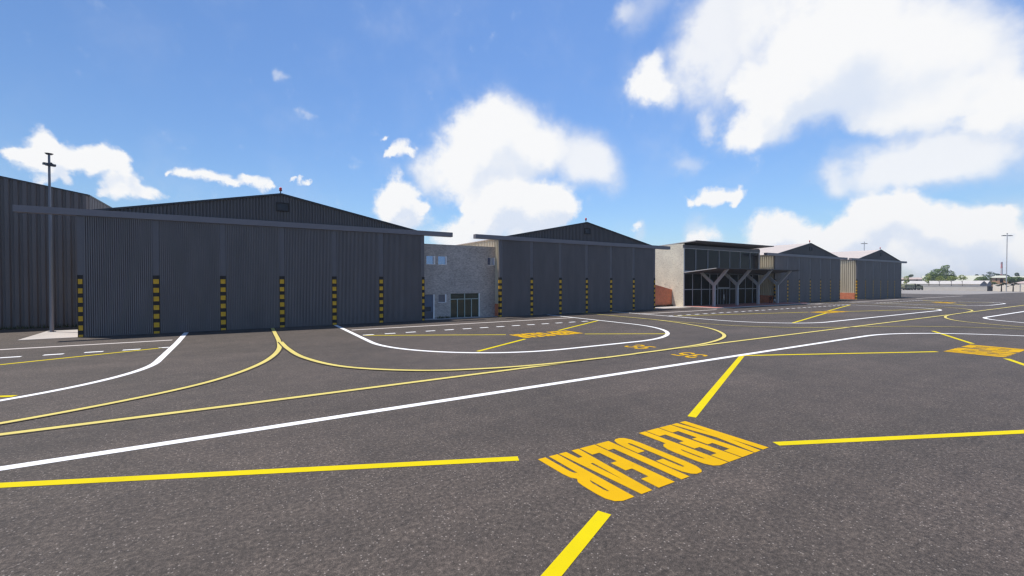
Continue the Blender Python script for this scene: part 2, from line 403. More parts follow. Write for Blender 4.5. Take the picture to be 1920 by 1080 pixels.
cross((((53.0,41.4),(78.4,35.2)), ((110.4,41.5),(83.5,34.7)), ((108.4,26.8),(85.6,32.6)), ((56.3,27.0),(79.2,32.9))),
      ('thin yellow diagonal running beside the dashes before the terminal',
       'yellow diagonal reaching the hangar beyond the terminal',
       'faint yellow diagonal inside the far end of the terminal bay',
       'yellow diagonal rising from the terminal bay outline to its KEEP CLEAR'), g)
cross((((126.0,41.5),(137.2,35.5)), ((153.6,41.5),(144.6,35.6)), ((150.0,28.0),(144.4,32.6)), ((129.2,28.0),(137.0,32.6))),
      ('faint yellow diagonal towards the most distant KEEP CLEAR', 'faint yellow diagonal behind the most distant KEEP CLEAR',
       'faint yellow diagonal past the most distant KEEP CLEAR', 'faint yellow diagonal in front of the most distant KEEP CLEAR'), g)
cross((((-22,33.9),(-5.3,41.7)), ((-20,32.8),(-8.55,27.5))),
      ('yellow diagonal running up to the dashes beside the light pole', 'stub of a yellow diagonal touching the white curve at the frame edge'), g)
for cy, rt, up, lb in ((23.25,(0,-1,0),(1,0,0),'orange painted number 35 beside the annex bay outline'), (18.85,(0,1,0),(-1,0,0),'orange painted number 35 upside down beside the long white line')):
    o = lettering('35', 'stand_number_lettering', M['ochre'], (25.75,cy,0), rt, up, 1.75, 1.9, ZT, .12)
    tag(o, lb, 'ground lettering', 'stand numbers on the apron', 'structure')

# concrete aprons and pavements
mb = MB(); mb.poly([(-16.45,53.55,.02),(-12.75,53.55,.02),(-12.75,61.95,.02),(-16.9,61.95,.02)])
mb.poly([(-16.45,53.55,.0),(-12.75,53.55,0),(-12.75,53.55,.02),(-16.45,53.55,.02)])
tag(mb.build('concrete_pad', M['concrete']), kind='structure')
mb = MB(); mb.quad((19.6,53.6,.012),(30.8,53.6,.012),(31.2,55.2,.012),(19.6,55.2,.012)); mb.quad((62.9,53.9,.012),(75,53.9,.012),(74.2,58.5,.012),(62.9,58.5,.012))
tag(mb.build('pavement', M['concrete']), kind='structure')

# ------------------------------------------------------------------ hangars
D = 53.36; SP = 5.33; W6 = SP*6; OV = 4.0
H_DOOR, H_BEAM, RIDGE = 10.88, 11.45, 14.44
EAVE_Z = 11.28; SIDE = .45; DEP = 46.0
def ribs(mbx, P0, P1, z0, ztop, pitch, depth, nrm, m=0, duty=.5):
    """trapezoid-ribbed sheet from P0 to P1 (2-D points), ribs standing out along nrm; ztop is a function of the distance"""
    P0 = Vector(P0); P1 = Vector(P1); n = Vector(nrm); Ld = (P1-P0).length; d = (P1-P0)/Ld
    k = max(1, round(Ld/pitch)); p = Ld/k; row = []
    for i in range(k):
        s = i*p; fl = p*duty; sl = p*.12
        row += [(s,0),(s+p*(1-duty)-sl,0),(s+p*(1-duty),1),(s+p-sl,1)]
    row.append((Ld,0))
    pts = [(P0+d*s+n*(depth*o), s) for s, o in row]
    base_i = len(mbx.v)
    for q, s in pts:
        mbx.v.append((q.x, q.y, z0(s) if callable(z0) else z0)); mbx.v.append((q.x, q.y, ztop(s) if callable(ztop) else ztop))
    for i in range(len(pts)-1):
        a = base_i+2*i
        mbx.f.append((a, a+2, a+3, a+1)); mbx.mi.append(m)

def hangar(label):
    h = thing('hangar', label, 'hangar', (0,0,0), 0, 'hangars in a row along the apron')
    # six door leaves of fine vertical ribs
    for i in range(6):
        b = MB(); x0 = i*SP+.26; x1 = (i+1)*SP-.26
        ribs(b, (x0,.06), (x1,.06), .03, H_DOOR+.05, .152, .115, (0,-1), duty=.58)
        b.quad((x0,.062,.03),(x0,.16,.03),(x0,.16,H_DOOR),(x0,.062,H_DOOR)); b.quad((x1,.062,.03),(x1,.16,.03),(x1,.16,H_DOOR),(x1,.062,H_DOOR))
        b.build('door_panel', M['slate'], h)
    for i in range(7):
        b = MB(); xc = i*SP
        xa, xb = xc-.255, xc+.255
        if i == 0: xa, xb = xc-.14, xc+.36
        if i == 6: xa, xb = xc-.36, xc+.14
        b.box(xa, xb, -.02, .30, .02, H_DOOR+.05)
        p = b.build('door_post', M['post'], h)
        s = MB(); xm = xc
        hw = .255
        if i == 0: a0, a1 = xc-.16, xc+.22
        elif i == 6: a0, a1 = xc-.20, xc+.16
        else: a0, a1 = xc-hw, xc+hw
        s.box(a0, a1, -.05, -.022, .02, 5.58, 0)
        for k in range(7):
            zt = 5.22-.83*k; zb = max(zt-.45, .03)
            if zt > .1: s.box(a0+.045, a1-.045, -.058, -.052, zb, zt, 1)
        if i == 0:   # the striping turns the corner
            s.box(a0-.012, a0-.002, -.05, .3, .02, 5.58, 0)
            for k in range(7):
                zt = 5.22-.83*k; zb = max(zt-.45, .03)
                if zt > .1: s.box(a0-.02, a0-.014, -.03, .26, zb, zt, 1)
        s.build('hazard_stripe', [M['black'], M['hazard']], p)
    b = MB(); b.box(-OV, W6+OV, -.22, .50, H_DOOR, H_BEAM)
    b.build('door_beam', M['beam'], h)
    b = MB(); b.box(-.1, W6+.1, -.12, .02, .0, .028)
    b.build('door_rail', M['dark_metal'], h)
    xl, xr, xm = SIDE, W6-SIDE, W6/2
    slope = (RIDGE-EAVE_Z)/(xm-xl)
    rz = lambda x: RIDGE-abs(x-xm)*slope
    # gable above the beam
    b = MB(); ribs(b, (xl,.12), (xr,.12), H_BEAM-.02 if False else (lambda s: min(H_BEAM-.3, rz(xl+s)-.05)), lambda s: rz(xl+s)-.06, .285, .10, (0,-1), duty=.55)
    b.build('gable_wall', M['gable'], h)
    b = MB()
    for sgn in (-1, 1):
        xe = xm+sgn*(xm-xl+.12)
        b.bar((xm+sgn*.0, -.04, RIDGE+.02), (xe, -.04, rz(xe)+.02), .20, .16)
    b.build('verge_flashing', M['dark_metal'], h)
    # louvred vent under the ridge
    b = MB(); vx, vz = xm+.12, 13.06
    for a in ((vx-.62,vx+.62,vz+.36,vz+.47),(vx-.62,vx+.62,vz-.47,vz-.36)): b.box(a[0],a[1],-.09,.01,a[2],a[3])
    for a in ((vx-.62,vx-.51),(vx+.51,vx+.62)): b.box(a[0],a[1],-.09,.01,vz-.355,vz+.355)
    v = b.build('gable_vent', M['black'], h)
    b = MB(); b.tube([(vx-.22,-.07,vz),(vx-.22,-.0,vz)], [.24,.24], 14); b.box(vx-.5,vx+.5,-.02,.008,vz-.35,vz+.35)
    b.bar((vx+.02,-.05,vz-.3),(vx+.4,-.05,vz+.3),.06,.05)
    b.build('vent_fan', M['dark_metal'], v)
    # roof slopes with a ribbed under-edge
    b = MB()
    for sgn in (-1, 1):
        x0 = xm; x1 = xm+sgn*(xm-xl+.35); z1 = rz(x1)
        k = 46
        for i in range(k):
            ya, yb = .02+DEP*i/k, .02+DEP*(i+1)/k; ym = (ya+yb)/2
            for (p, q, o1, o2) in ((ya, ya+.82*(yb-ya), 0, 0), (ya+.82*(yb-ya), ya+.91*(yb-ya), 0, .05), (ya+.91*(yb-ya), yb, .05, 0)):
                b.quad((x0,p,RIDGE+.03+o1),(x1,p,z1+.03+o1),(x1,q,z1+.03+o2),(x0,q,RIDGE+.03+o2))
        b.quad((x0,.02,RIDGE-.06),(x1,.02,z1-.06),(x1,DEP,z1-.06),(x0,DEP,RIDGE-.06))
        b.quad((x1,.02,z1-.06),(x1,.02,z1+.03),(x1,DEP,z1+.03),(x1,DEP,z1-.06))
    b.build('roof', M['roof'], h)
    for x, n, nm in ((xl,(-1,0),'side_wall'),(xr,(1,0),'side_wall')):
        b = MB(); ribs(b, (x,.52), (x,DEP-.3), .02, EAVE_Z-.02, .50, .24, n, duty=.40)
        b.box(min(x,x+.14*n[0]), max(x,x+.14*n[0]), .31, .52, .02, EAVE_Z-.02)
        b.build(nm, M['pale_clad'], h)
        b = MB(); xo = x+n[0]*.30; b.box(min(xo,x), max(xo,x), .60, DEP-.4, .02, 1.78)
        b.build('brick_plinth', M['brick'], h)
    b = MB(); b.poly([(xl,DEP-.3,0),(xr,DEP-.3,0),(xr,DEP-.3,EAVE_Z),(xm,DEP-.3,RIDGE-.07),(xl,DEP-.3,EAVE_Z)]); b.build('back_wall', M['slate'], h)
    b = MB(); b.tube([(xm-.05,.16,RIDGE-.05),(xm-.05,.16,RIDGE+.42)], .055, 8); b.box(xm-.20,xm+.10,.08,.24,RIDGE+.36,RIDGE+.43)
    p = b.build('light_stalk', M['dark_metal'], h)
    b = MB(); b.tube([(xm-.05,.16,RIDGE+.43),(xm-.05,.16,RIDGE+.66),(xm-.05,.16,RIDGE+.76)], [.13,.14,.07], 12)
    b.build('obstruction_light', M['red_lamp'], p, True)
    return h
HX = [-12.48, 30.87, 103.46, 146.05]
HL = ['slate grey hangar beside the light pole, looking largest of the row',
      'slate grey hangar standing between the grey annex and the glass terminal',
      'slate grey hangar just beyond the terminal canopy, with two people before its brick plinth',
      'smallest looking slate grey hangar closing the far end of the row']
h0 = hangar(HL[0])
for i, x in enumerate(HX):
    h = h0 if i == 0 else copy_tree(h0)
    h.location = (x, D, 0); h['label'] = HL[i]

# wide-ribbed building behind the pole
b0 = thing('ribbed_building', 'dark wide-ribbed metal building behind the light pole and the largest hangar', 'building', (0,0,0))
Y0 = 66.65; XR = -14.86; SL = .186
b = MB(); ribs(b, (-60,Y0), (XR,Y0), .02, lambda s: 14.6+SL*min((45.14-s), 22), .66, .16, (0,-1), duty=.58); b.build('front_wall', M['gable'], b0)
b = MB(); ribs(b, (XR,Y0), (XR,Y0+40), .02, 14.6, .66, .12, (1,0), duty=.58); b.build('side_wall', M['gable'], b0)
b = MB(); b.bar((-36.9,Y0-.1,18.75),(XR+.12,Y0-.1,14.66),.22,.14); b.bar((XR+.1,Y0,14.66),(XR+.1,Y0+40,14.66),.14,.16); b.build('verge_flashing', M['dark_metal'], b0)
b = MB(); b.quad((XR+.15,Y0,14.62),(XR+.15,Y0+40,14.62),(-36.9,Y0+40,18.72),(-36.9,Y0,18.72)); b.quad((-36.9,Y0,18.72),(-36.9,Y0+40,18.72),(-59,Y0+40,14.6),(-59,Y0,14.6)); b.build('roof', M['roof'], b0)

# ------------------------------------------------------------------ annex between hangars 1 and 2
an = thing('annex_building', 'speckled grey two-storey annex between the two largest looking hangars', 'building')
YA = 55.23; AX0, AX1, AZ = 19.2, 31.18, 10.0
wins = [(20.62,21.85,7.28,8.42), (22.28,23.5,7.28,8.42), (29.85,31.0,7.33,8.47), (22.30,23.45,2.16,3.28)]
doorr = (20.05,21.72,.03,3.27); ent = (24.02,28.42,.03,3.34)
def wall_with_holes(b, x0, x1, z0, z1, holes, y, m=0, dep=.22):
    xs = sorted({x0, x1, *[h[0] for h in holes], *[h[1] for h in holes]}); zs = sorted({z0, z1, *[h[2] for h in holes], *[h[3] for h in holes]})
    for i in range(len(xs)-1):
        for j in range(len(zs)-1):
            cx, cz = (xs[i]+xs[i+1])/2, (zs[j]+zs[j+1])/2
            if any(h[0] < cx < h[1] and h[2] < cz < h[3] for h in holes): continue
            b.quad((xs[i],y,zs[j]),(xs[i+1],y,zs[j]),(xs[i+1],y,zs[j+1]),(xs[i],y,zs[j+1]), m)
    for (a, c, e, f) in holes:
        b.quad((a,y,e),(a,y+dep,e),(a,y+dep,f),(a,y,f),m); b.quad((c,y,e),(c,y+dep,e),(c,y+dep,f),(c,y,f),m)
        b.quad((a,y,f),(c,y,f),(c,y+dep,f),(a,y+dep,f),m); b.quad((a,y,e),(c,y,e),(c,y+dep,e),(a,y+dep,e),m)
b = MB(); wall_with_holes(b, AX0, AX1, 0, AZ, wins+[doorr, ent], YA)
b.quad((AX0,YA,AZ),(AX1,YA,AZ),(AX1,YA+.3,AZ),(AX0,YA+.3,AZ)); b.quad((AX0,YA+.3,AZ-.5),(AX1,YA+.3,AZ-.5),(AX1,YA+.3,AZ),(AX0,YA+.3,AZ))
b.build('wall', M['annex'], an)
b = MB(); b.box(AX0,AX1,YA+12,YA+12.3,0,AZ-.4); b.build('rear_wall', M['annex'], an)
b = MB(); b.quad((AX0,YA+.3,AZ-.45),(AX1,YA+.3,AZ-.45),(AX1,YA+12,AZ-.45),(AX0,YA+12,AZ-.45)); b.build('roof', M['roof'], an)
for i, (a, c, e, f) in enumerate(wins):
    b = MB(); t = .055; y0, y1 = YA-.015, YA+.16
    b.box(c-.16,c+.01,y0,y1,e,f); b.box(a-.01,c-.165,y0,y1,e-.015,e+t*.8); b.box(a-.01,c-.165,YA+.04,y1,f-t*.6,f+.01); b.box(a-.01,a+.025,YA+.04,y1,e+t,f-t)
    if i == 0: b.box(c-.29,c-.22,YA+.03,y1-.03,e+t,f-t)
    w = b.build('window', M['trim_white'], an)
    b = MB(); b.box(a+.025,c-.16,YA+.10,YA+.125,e+t*.8,f-t*.6); b.build('pane', M['dull_glass'] if i == 3 else M['mirror_glass'], w)
    w['label'] = 'ground floor window with a dull grey pane' if i == 3 else 'upper window with a pane reflecting blue sky'
# service door
b = MB(); a, c, e, f = doorr; b.box(a,c-.14,YA+.10,YA+.15,e,f-.03); d = b.build('service_door', M['blue_door'], an)
b = MB(); b.box(a,c-.45,YA+.075,YA+.098,1.0,1.62); b.build('door_panel', M['dark_metal'], d)
b = MB(); b.box(c-.14,c+.02,YA-.015,YA+.16,e,f); b.build('door_jamb', M['trim_white'], d)
b = MB(); b.box(a,c-.16,YA+.07,YA+.098,.10,.92); b.build('kick_panel', M['fascia'], d)
# glazed entrance
a, c, e, f = ent
b = MB(); yf0, yf1 = YA+.02, YA+.10; zt = 2.52
for x in (a+.03, (a+c)/2, c-.03): b.box(x-.045,x+.045,yf0,yf1,e,f-.02)
for x in (a+1.1, c-1.15): b.box(x-.05,x+.05,yf0+.01,yf1+.01,e,zt)
for x0, x1 in ((a+.075,(a+c)/2-.045),((a+c)/2+.045,c-.075)): b.box(x0,x1,yf0+.01,yf1,zt,zt+.09)
en = b.build('entrance_door', M['green_frame'], an)
b = MB(); b.box(a,c,YA+.12,YA+.14,e,f); b.build('pane', M['green_glass'], en)
b = MB(); b.box(c+.01,c+.13,YA-.02,YA+.1,e,f); b.build('door_jamb', M['trim_white'], en)

# ------------------------------------------------------------------ terminal
te = thing('terminal_building', 'glass-fronted terminal with cream side wall and dark overhanging roof', 'building')
TX0, TX1, TY, TZ = 74.3, 101.4, 55.9, 12.55
TD = 28
b = MB(); b.box(TX0,TX0+.35,TY,TY+TD,0,TZ-.02); b.build('side_wall', M['cream'], te)
b = MB(); b.box(TX1-.35,TX1,TY,TY+TD,0,TZ-.02); b.box(TX0+.36,TX1-.36,TY+TD-.4,TY+TD,0,TZ-.05); b.build('rear_wall', M['cream'], te)
for xa, xb in ((TX0-.01,TX0+.26),(TX1-.28,TX1+.01)):
    b = MB(); b.box(xa,xb,TY-.06,TY-.005,0,TZ-.6); b.build('corner_trim', M['mullion'], te)
b = MB(); b.box(TX0,TX1,TY-.10,TY+.2,11.65,12.28); b.build('fascia', M['fascia'], te)
# roof slab tilted up towards the apron
b = MB()
for z, s in ((0,1),(.16,-1)):
    b.poly([(TX0-.02,53.15,12.80+z),(102.3,53.15,12.88+z),(102.3,TY+TD,11.35+z),(TX0-.02,TY+TD,11.35+z)], 0 if z == 0 else 1)
P = [(TX0-.02,53.15,12.80),(102.3,53.15,12.88),(102.3,TY+TD,11.35),(TX0-.02,TY+TD,11.35)]
for i in range(4):
    p, q = P[i], P[(i+1) % 4]; b.quad(p, q, (q[0],q[1],q[2]+.16), (p[0],p[1],p[2]+.16), 2 if i in (3,) else 0)
b.build('roof', [M['soffit'], M['roof'], M['canopy_edge']], te)
# upper glazing: seven bays
ux = [TX0+.26, 78.1, 82.05, 85.9, 89.75, 93.6, 97.5, TX1-.28]
b = MB(); b.box(TX0+.26,TX1-.28,TY-.04,TY+.1,6.95,7.15); b.box(TX0+.26,TX1-.28,TY-.04,TY+.1,11.55,11.65)
for x in ux[1:-1]: b.box(x-.045,x+.045,TY-.06,TY+.1,7.15,11.55)
wf = b.build('upper_window', M['mullion'], te)
for i in range(7):
    b = MB(); b.quad((ux[i]+.05,TY+.04,7.1),(ux[i+1]-.05,TY+.04,7.1),(ux[i+1]-.05,TY+.04,11.6),(ux[i]+.05,TY+.04,11.6)); b.build('pane', M['upper_glass'], wf)
lx = [TX0+.26, 77.1, 79.95, 82.75, 85.5, 89.8, 92.9, 95.7, 98.6, TX1-.28]
b = MB()
for i, x in enumerate(lx[1:-1]): b.box(x-.05,x+.05,TY-.07,TY+.1,.12,6.9)
for i in range(9): b.box(lx[i]+.05,lx[i+1]-.05,TY-.05,TY+.08,3.33 if i != 4 else 3.5,3.45 if i != 4 else 3.72)
b.box(TX0+.26,TX1-.28,TY-.05,TY+.1,.0,.12)
wf = b.build('lower_window', M['mullion'], te)
for i in range(9):
    if i == 4: 
        b = MB(); b.quad((lx[i]+.05,TY+.04,3.72),(lx[i+1]-.05,TY+.04,3.72),(lx[i+1]-.05,TY+.04,6.9),(lx[i]+.05,TY+.04,6.9)); b.build('pane', M['dark_glass'], wf); continue
    b = MB(); b.quad((lx[i]+.05,TY+.04,.12),(lx[i+1]-.05,TY+.04,.12),(lx[i+1]-.05,TY+.04,6.9),(lx[i]+.05,TY+.04,6.9)); b.build('pane', M['dark_glass'], wf)
b = MB(); dx0, dx1 = lx[4]+.05, lx[5]-.05
for x in (dx0+.07, dx0+1.0, (dx0+dx1)/2-.06, (dx0+dx1)/2+.06, dx1-1.0, dx1-.07): b.box(x-.05,x+.05,TY-.02,TY+.08,.12,3.48)
b.box(dx0,dx1,TY-.02,TY+.07,3.40,3.48)
dd = b.build('entrance_door', M['door_frame'], te)
b = MB(); b.quad((dx0,TY+.05,.12),(dx1,TY+.05,.12),(dx1,TY+.05,3.42),(dx0,TY+.05,3.42)); b.build('pane', M['dark_glass'], dd)
b = MB(); xm = (dx0+dx1)/2; b.box(xm-.16,xm-.12,TY-.10,TY-.05,1.0,2.2); b.box(xm+.12,xm+.16,TY-.10,TY-.05,1.0,2.2); b.box(xm-.17,xm+.17,TY-.08,TY-.04,1.55,1.75); b.build('handle', M['trim_white'], dd)
# canopy on Y columns
b = MB(); cz0, cz1 = 6.72, 7.42; CY0 = 48.85; CX0, CX1 = TX0, 105.5
b.poly([(CX0,TY-.1,cz0),(CX1,TY-.1,cz0),(CX1,CY0,cz1),(CX0,CY0,cz1)],0); b.poly([(CX0,TY-.1,cz0+.16),(CX1,TY-.1,cz0+.16),(CX1,CY0,cz1+.12),(CX0,CY0,cz1+.12)],1)
b.quad((CX0,CY0,cz1),(CX1,CY0,cz1),(CX1,CY0,cz1+.12),(CX0,CY0,cz1+.12),0)
b.quad((CX0,TY-.1,cz0),(CX0,CY0,cz1),(CX0,CY0,cz1+.12),(CX0,TY-.1,cz0+.16),2); b.quad((CX1,TY-.1,cz0),(CX1,CY0,cz1),(CX1,CY0,cz1+.12),(CX1,TY-.1,cz0+.16),2)
b.build('canopy', [M['soffit'], M['roof'], M['canopy_edge']], te)
b = MB(); b.box(CX0+.05,CX1-.05,TY-.42,TY-.12,cz0-.25,cz0-.03); b.build('canopy_beam', M['fascia'], te)
def zc(y): return cz0+(cz1-cz0)*(TY-.1-y)/(TY-.1-CY0)
for x in (78.9, 86.68, 94.45, 102.25):
    b = MB(); hw = .17; yc = 52.33; cw = .24
    prof = [(yc+cw,.1),(yc+cw,4.16),(TY-.45,zc(TY-.45)-.03),(TY-1.15,zc(TY-1.15)-.03),(yc,4.70),(50.05,zc(50.05)-.03),(49.35,zc(49.35)-.03),(yc-cw,4.16),(yc-cw,.1)]
    A = [(x-hw,y,z) for y, z in prof]; B = [(x+hw,y,z) for y, z in prof]
    # split the Y into convex pieces: stem, inner arm, outer arm
    def prism(idx):
        b.poly([A[i] for i in idx]); b.poly([B[i] for i in idx][::-1])
    prism([0,1,7,8]); prism([1,2,3,4]); prism([4,5,6,7]); prism([1,4,7])
    n = len(prof)
    for i in range(n):
        j = (i+1) % n; b.quad(A[i],A[j],B[j],B[i])
    b.build('canopy_column', M['column'], te)
# paving in front of the terminal
mb = MB(); mb.box(TX0+.02,108.5,48.75,TY-.075,-.05,.115); o = mb.build('brick_pavement', M['paving']); tag(o, kind='structure')
mb = MB(); mb.box(TX0-.13,TX0+.015,48.6,TY-.08,-.05,.125); mb.box(TX0+.016,108.5,48.6,48.745,-.05,.125); mb.box(108.505,108.65,48.6,53.0,-.05,.125); tag(mb.build('kerb', M['kerb']), kind='structure')

# brick wing wall tucked behind hangar 2
b = MB(); P = [(62.9,0),(74.25,0),(74.25,3.35),(62.9,5.7)]
b.poly([(x,58.6,z) for x, z in P]); b.poly([(x,58.9,z) for x, z in P][::-1])
for i in range(4):
    j = (i+1) % 4; b.quad((P[i][0],58.6,P[i][1]),(P[j][0],58.6,P[j][1]),(P[j][0],58.9,P[j][1]),(P[i][0],58.9,P[i][1]))
w = b.build('brick_wall', M['brick']); tag(w, 'red brick wall with sloping top between second hangar and cream terminal wall', 'wall')

# ------------------------------------------------------------------ floodlight masts
def mast(name, label, loc, hgt, r0, r1, m, arm_len, arm_rot, kind):
    t = thing(name, label, 'light pole', loc, arm_rot)
    b = MB(); b.tube([(0,0,0),(0,0,hgt)], [r0,r1], 12); b.tube([(0,0,0),(0,0,.06)], [r0*2,r0*2], 12); b.build('pole', M[m], t, False)
    if kind == 'near':
        b = MB(); b.tube([(0,0,hgt-.12),(0,0,hgt)], [r1*2.3,r1*3.6], 12); b.build('mast_cap', M['dark_metal'], t)
        z = hgt-1.05
        b = MB(); b.box(-arm_len,arm_len,-.07,.07,z-.08,z+.08); b.build('crossarm', M['dark_metal'], t)
        for s in (-1, 1):
            b = MB(); b.box(min(s*.22,s*arm_len),max(s*.22,s*arm_len),-.34,.34,z-.13-.1*s,z+.06-.1*s); b.build('floodlight', M['dark_metal'], t)
    else:
        z = hgt-.9
        b = MB(); b.tube([(0,0,hgt),(0,0,hgt+.15)], [.28,.28], 8); b.build('mast_cap', M['dark_metal'], t)
        b = MB(); b.box(-arm_len,arm_len,-.09,.09,z-.08,z+.08); b.build('crossarm', M[m], t)
        for x in (-1,-.52,.52,1):
            b = MB(); b.box(x*arm_len-.38,x*arm_len+.38,-.35,.35,z-.34,z-.09); b.build('floodlight', M['dark_metal'], t)
    return t
mast('light_pole', 'tall grey light pole on the pale concrete pad beside the largest hangar', (-16.25,60.6,0), 17.6, .155, .09, 'pole', .62, R(-62), 'near')
g = Vector((325.7,56.5,0))
mast('light_pole', 'thin tall floodlight mast among bare branched trees at the far wall', (g.x,g.y,0), 29.0, .22, .13, 'far_pole', 2.2, -YAW, 'far')
p = foot(1619.5, 300)
mast('light_pole', 'floodlight mast showing only its head above the most distant hangar roof', (p.x,p.y,0), at(1619.5,454,300).z, .28, .16, 'far_pole', 1.75, -YAW, 'far')

# ------------------------------------------------------------------ people by the canopy
M['skin'] = mat('skin', (.22,.12,.08), .6); M['hair'] = mat('dark_hair', (.015,.012,.012), .7)
M['maroon'] = varied('maroon_cloth', (.05,.012,.012), (.07,.018,.017), .85, ns=6); M['navy'] = varied('navy_cloth', (.02,.021,.03), (.03,.032,.042), .85, ns=6)
M['white_cloth'] = varied('pale_trouser_cloth', (.55,.54,.55), (.65,.64,.64), .85, ns=6); M['shoe'] = mat('dark_shoe', (.02,.018,.018), .6)
def skin_mesh(name, chain, mats, parent, matfn):
    """one connected skinned figure: chain = {joint: (co, (rx, ry), parent joint)}"""
    names = list(chain); me = bpy.data.meshes.new(name)
    me.from_pydata([chain[n][0] for n in names], [(names.index(chain[n][2]), i) for i, n in enumerate(names) if chain[n][2]], [])
    o = bpy.data.objects.new(name, me); COL.objects.link(o)
    sk = o.modifiers.new('skin', 'SKIN'); su = o.modifiers.new('sub', 'SUBSURF'); su.levels = su.render_levels = 1
    for i, n in enumerate(names):
        d = me.skin_vertices[0].data[i]; d.radius = chain[n][1]; d.use_root = (chain[n][2] is None)
    dg = bpy.context.evaluated_depsgraph_get(); dg.update()
    m2 = bpy.data.meshes.new_from_object(o.evaluated_get(dg)); bpy.data.objects.remove(o)
    m2.materials.clear()
    for m in mats: m2.materials.append(m)
    for p in m2.polygons: p.material_index = matfn(p.center); p.use_smooth = True
    m2.name = name
    o = bpy.data.objects.new(name, m2); COL.objects.link(o); o.parent = parent
    return o
def person(label, loc, rz, top, trousers, akimbo):
    t = thing('person', label, 'person', loc, rz)
    s = .96
    ch = {'pelvis': ((0,0,.95),(.15,.11),None), 'belly': ((0,0,1.10),(.145,.105),'pelvis'), 'chest': ((0,-.01,1.32),(.17,.115),'belly'), 'neck': ((0,0,1.50),(.055,.055),'chest'),
          'chin': ((0,-.02,1.58),(.07,.075),'neck'), 'head': ((0,-.01,1.68),(.082,.095),'chin'), 'crown': ((0,0,1.765),(.055,.065),'head')}
    for sg, q in ((-1,'l'),(1,'r')):
        ch['sho'+q] = ((sg*.19,0,1.43),(.065,.065),'chest')
        el = (sg*.34,.05,1.18) if akimbo else (sg*.25,.02,1.14)
        wr = (sg*.17,-.10,1.03) if akimbo else (sg*.25,-.06,.90)
        hd = (sg*.13,-.14,1.0) if akimbo else (sg*.25,-.08,.80)
        ch['elb'+q] = (el,(.047,.047),'sho'+q); ch['wri'+q] = (wr,(.033,.033),'elb'+q); ch['han'+q] = (hd,(.042,.026),'wri'+q)
        sp = .02 if sg < 0 else .08
        ch['hip'+q] = ((sg*.10,0,.86),(.095,.10),'pelvis'); ch['kne'+q] = ((sg*(.12+sp),-.02,.48),(.062,.065),'hip'+q)
        ch['ank'+q] = ((sg*(.13+sp*1.6),.02,.09),(.045,.048),'kne'+q); ch['toe'+q] = ((sg*(.15+sp*1.6),-.14,.04),(.045,.032),'ank'+q)
    def mf(c):
        if c.z < .11: return 3
        if c.z > 1.50: return 0
        if abs(c.x) < .17 and c.y < -.105 and .96 < c.z < 1.06 and akimbo: return 0
        if not akimbo and c.z < .88 and abs(c.x) > .21: return 0
        return 1 if c.z > .97 or abs(c.x) > .24 and c.z > .85 else 2
    bd = skin_mesh('body', ch, [M['skin'], top, trousers, M['shoe']], t, mf)
    b = MB(); k = 10
    rows = [(1.66,.098,.02),(1.72,.100,.02),(1.78,.085,.015),(1.82,.05,.01),(1.83,.005,.01)]
    n0 = 0
    for z, r, yo in rows:
        for i in range(k):
            a = 2*math.pi*i/k; b.v.append((r*math.cos(a), yo+r*1.08*math.sin(a)+(.02 if math.sin(a) < 0 and z < 1.75 else 0), z))
    for j in range(len(rows)-1):
        for i in range(k):
            b.f.append((j*k+i, j*k+(i+1) % k, (j+1)*k+(i+1) % k, (j+1)*k+i)); b.mi.append(0)
    b.build('hair', M['hair'], t, True)
    return t
person('person in dark maroon clothes standing with hands at the waist by the canopy', (99.9,52.6,.115), R(-28), M['maroon'], M['maroon'], True)
person('person in dark top and pale trousers standing beside the last canopy column', (101.25,52.4,.115), R(-30), M['navy'], M['white_cloth'], False)

# ------------------------------------------------------------------ plants
def leaf_mat(name, a, b_):
    m = mat(name, a, .6, .25)
    oi = N(m, 'ShaderNodeNewGeometry'); v = coords(m)
    f = noise(m, v, 1.2, 3, .6); mx = N(m, 'ShaderNodeMath', operation='ADD'); L(m, f, mx.inputs[0])
    r2 = N(m, 'ShaderNodeMath', operation='MULTIPLY'); L(m, oi.outputs['Random Per Island'], r2.inputs[0]); r2.inputs[1].default_value = .5; L(m, r2.outputs[0], mx.inputs[1])
    base(m, ramp(m, mx.outputs[0], [(.45, a), (1.0, b_)]))
    return m
M['leaf_dark'] = leaf_mat('broad_leaves', (.075,.12,.04), (.20,.28,.09))
M['leaf_lime'] = leaf_mat('lime_leaves', (.16,.22,.05), (.40,.44,.13))
M['leaf_blue'] = leaf_mat('dull_leaves', (.06,.095,.06), (.12,.17,.10))
M['leaf_black'] = leaf_mat('dark_leaves', (.025,.035,.02), (.06,.07,.045))
M['bark'] = varied('bark', (.09,.075,.06), (.16,.135,.11), .9, ns=4); M['bark_dark'] = varied('dark_bark', (.03,.022,.02), (.05,.04,.035), .9, ns=4)
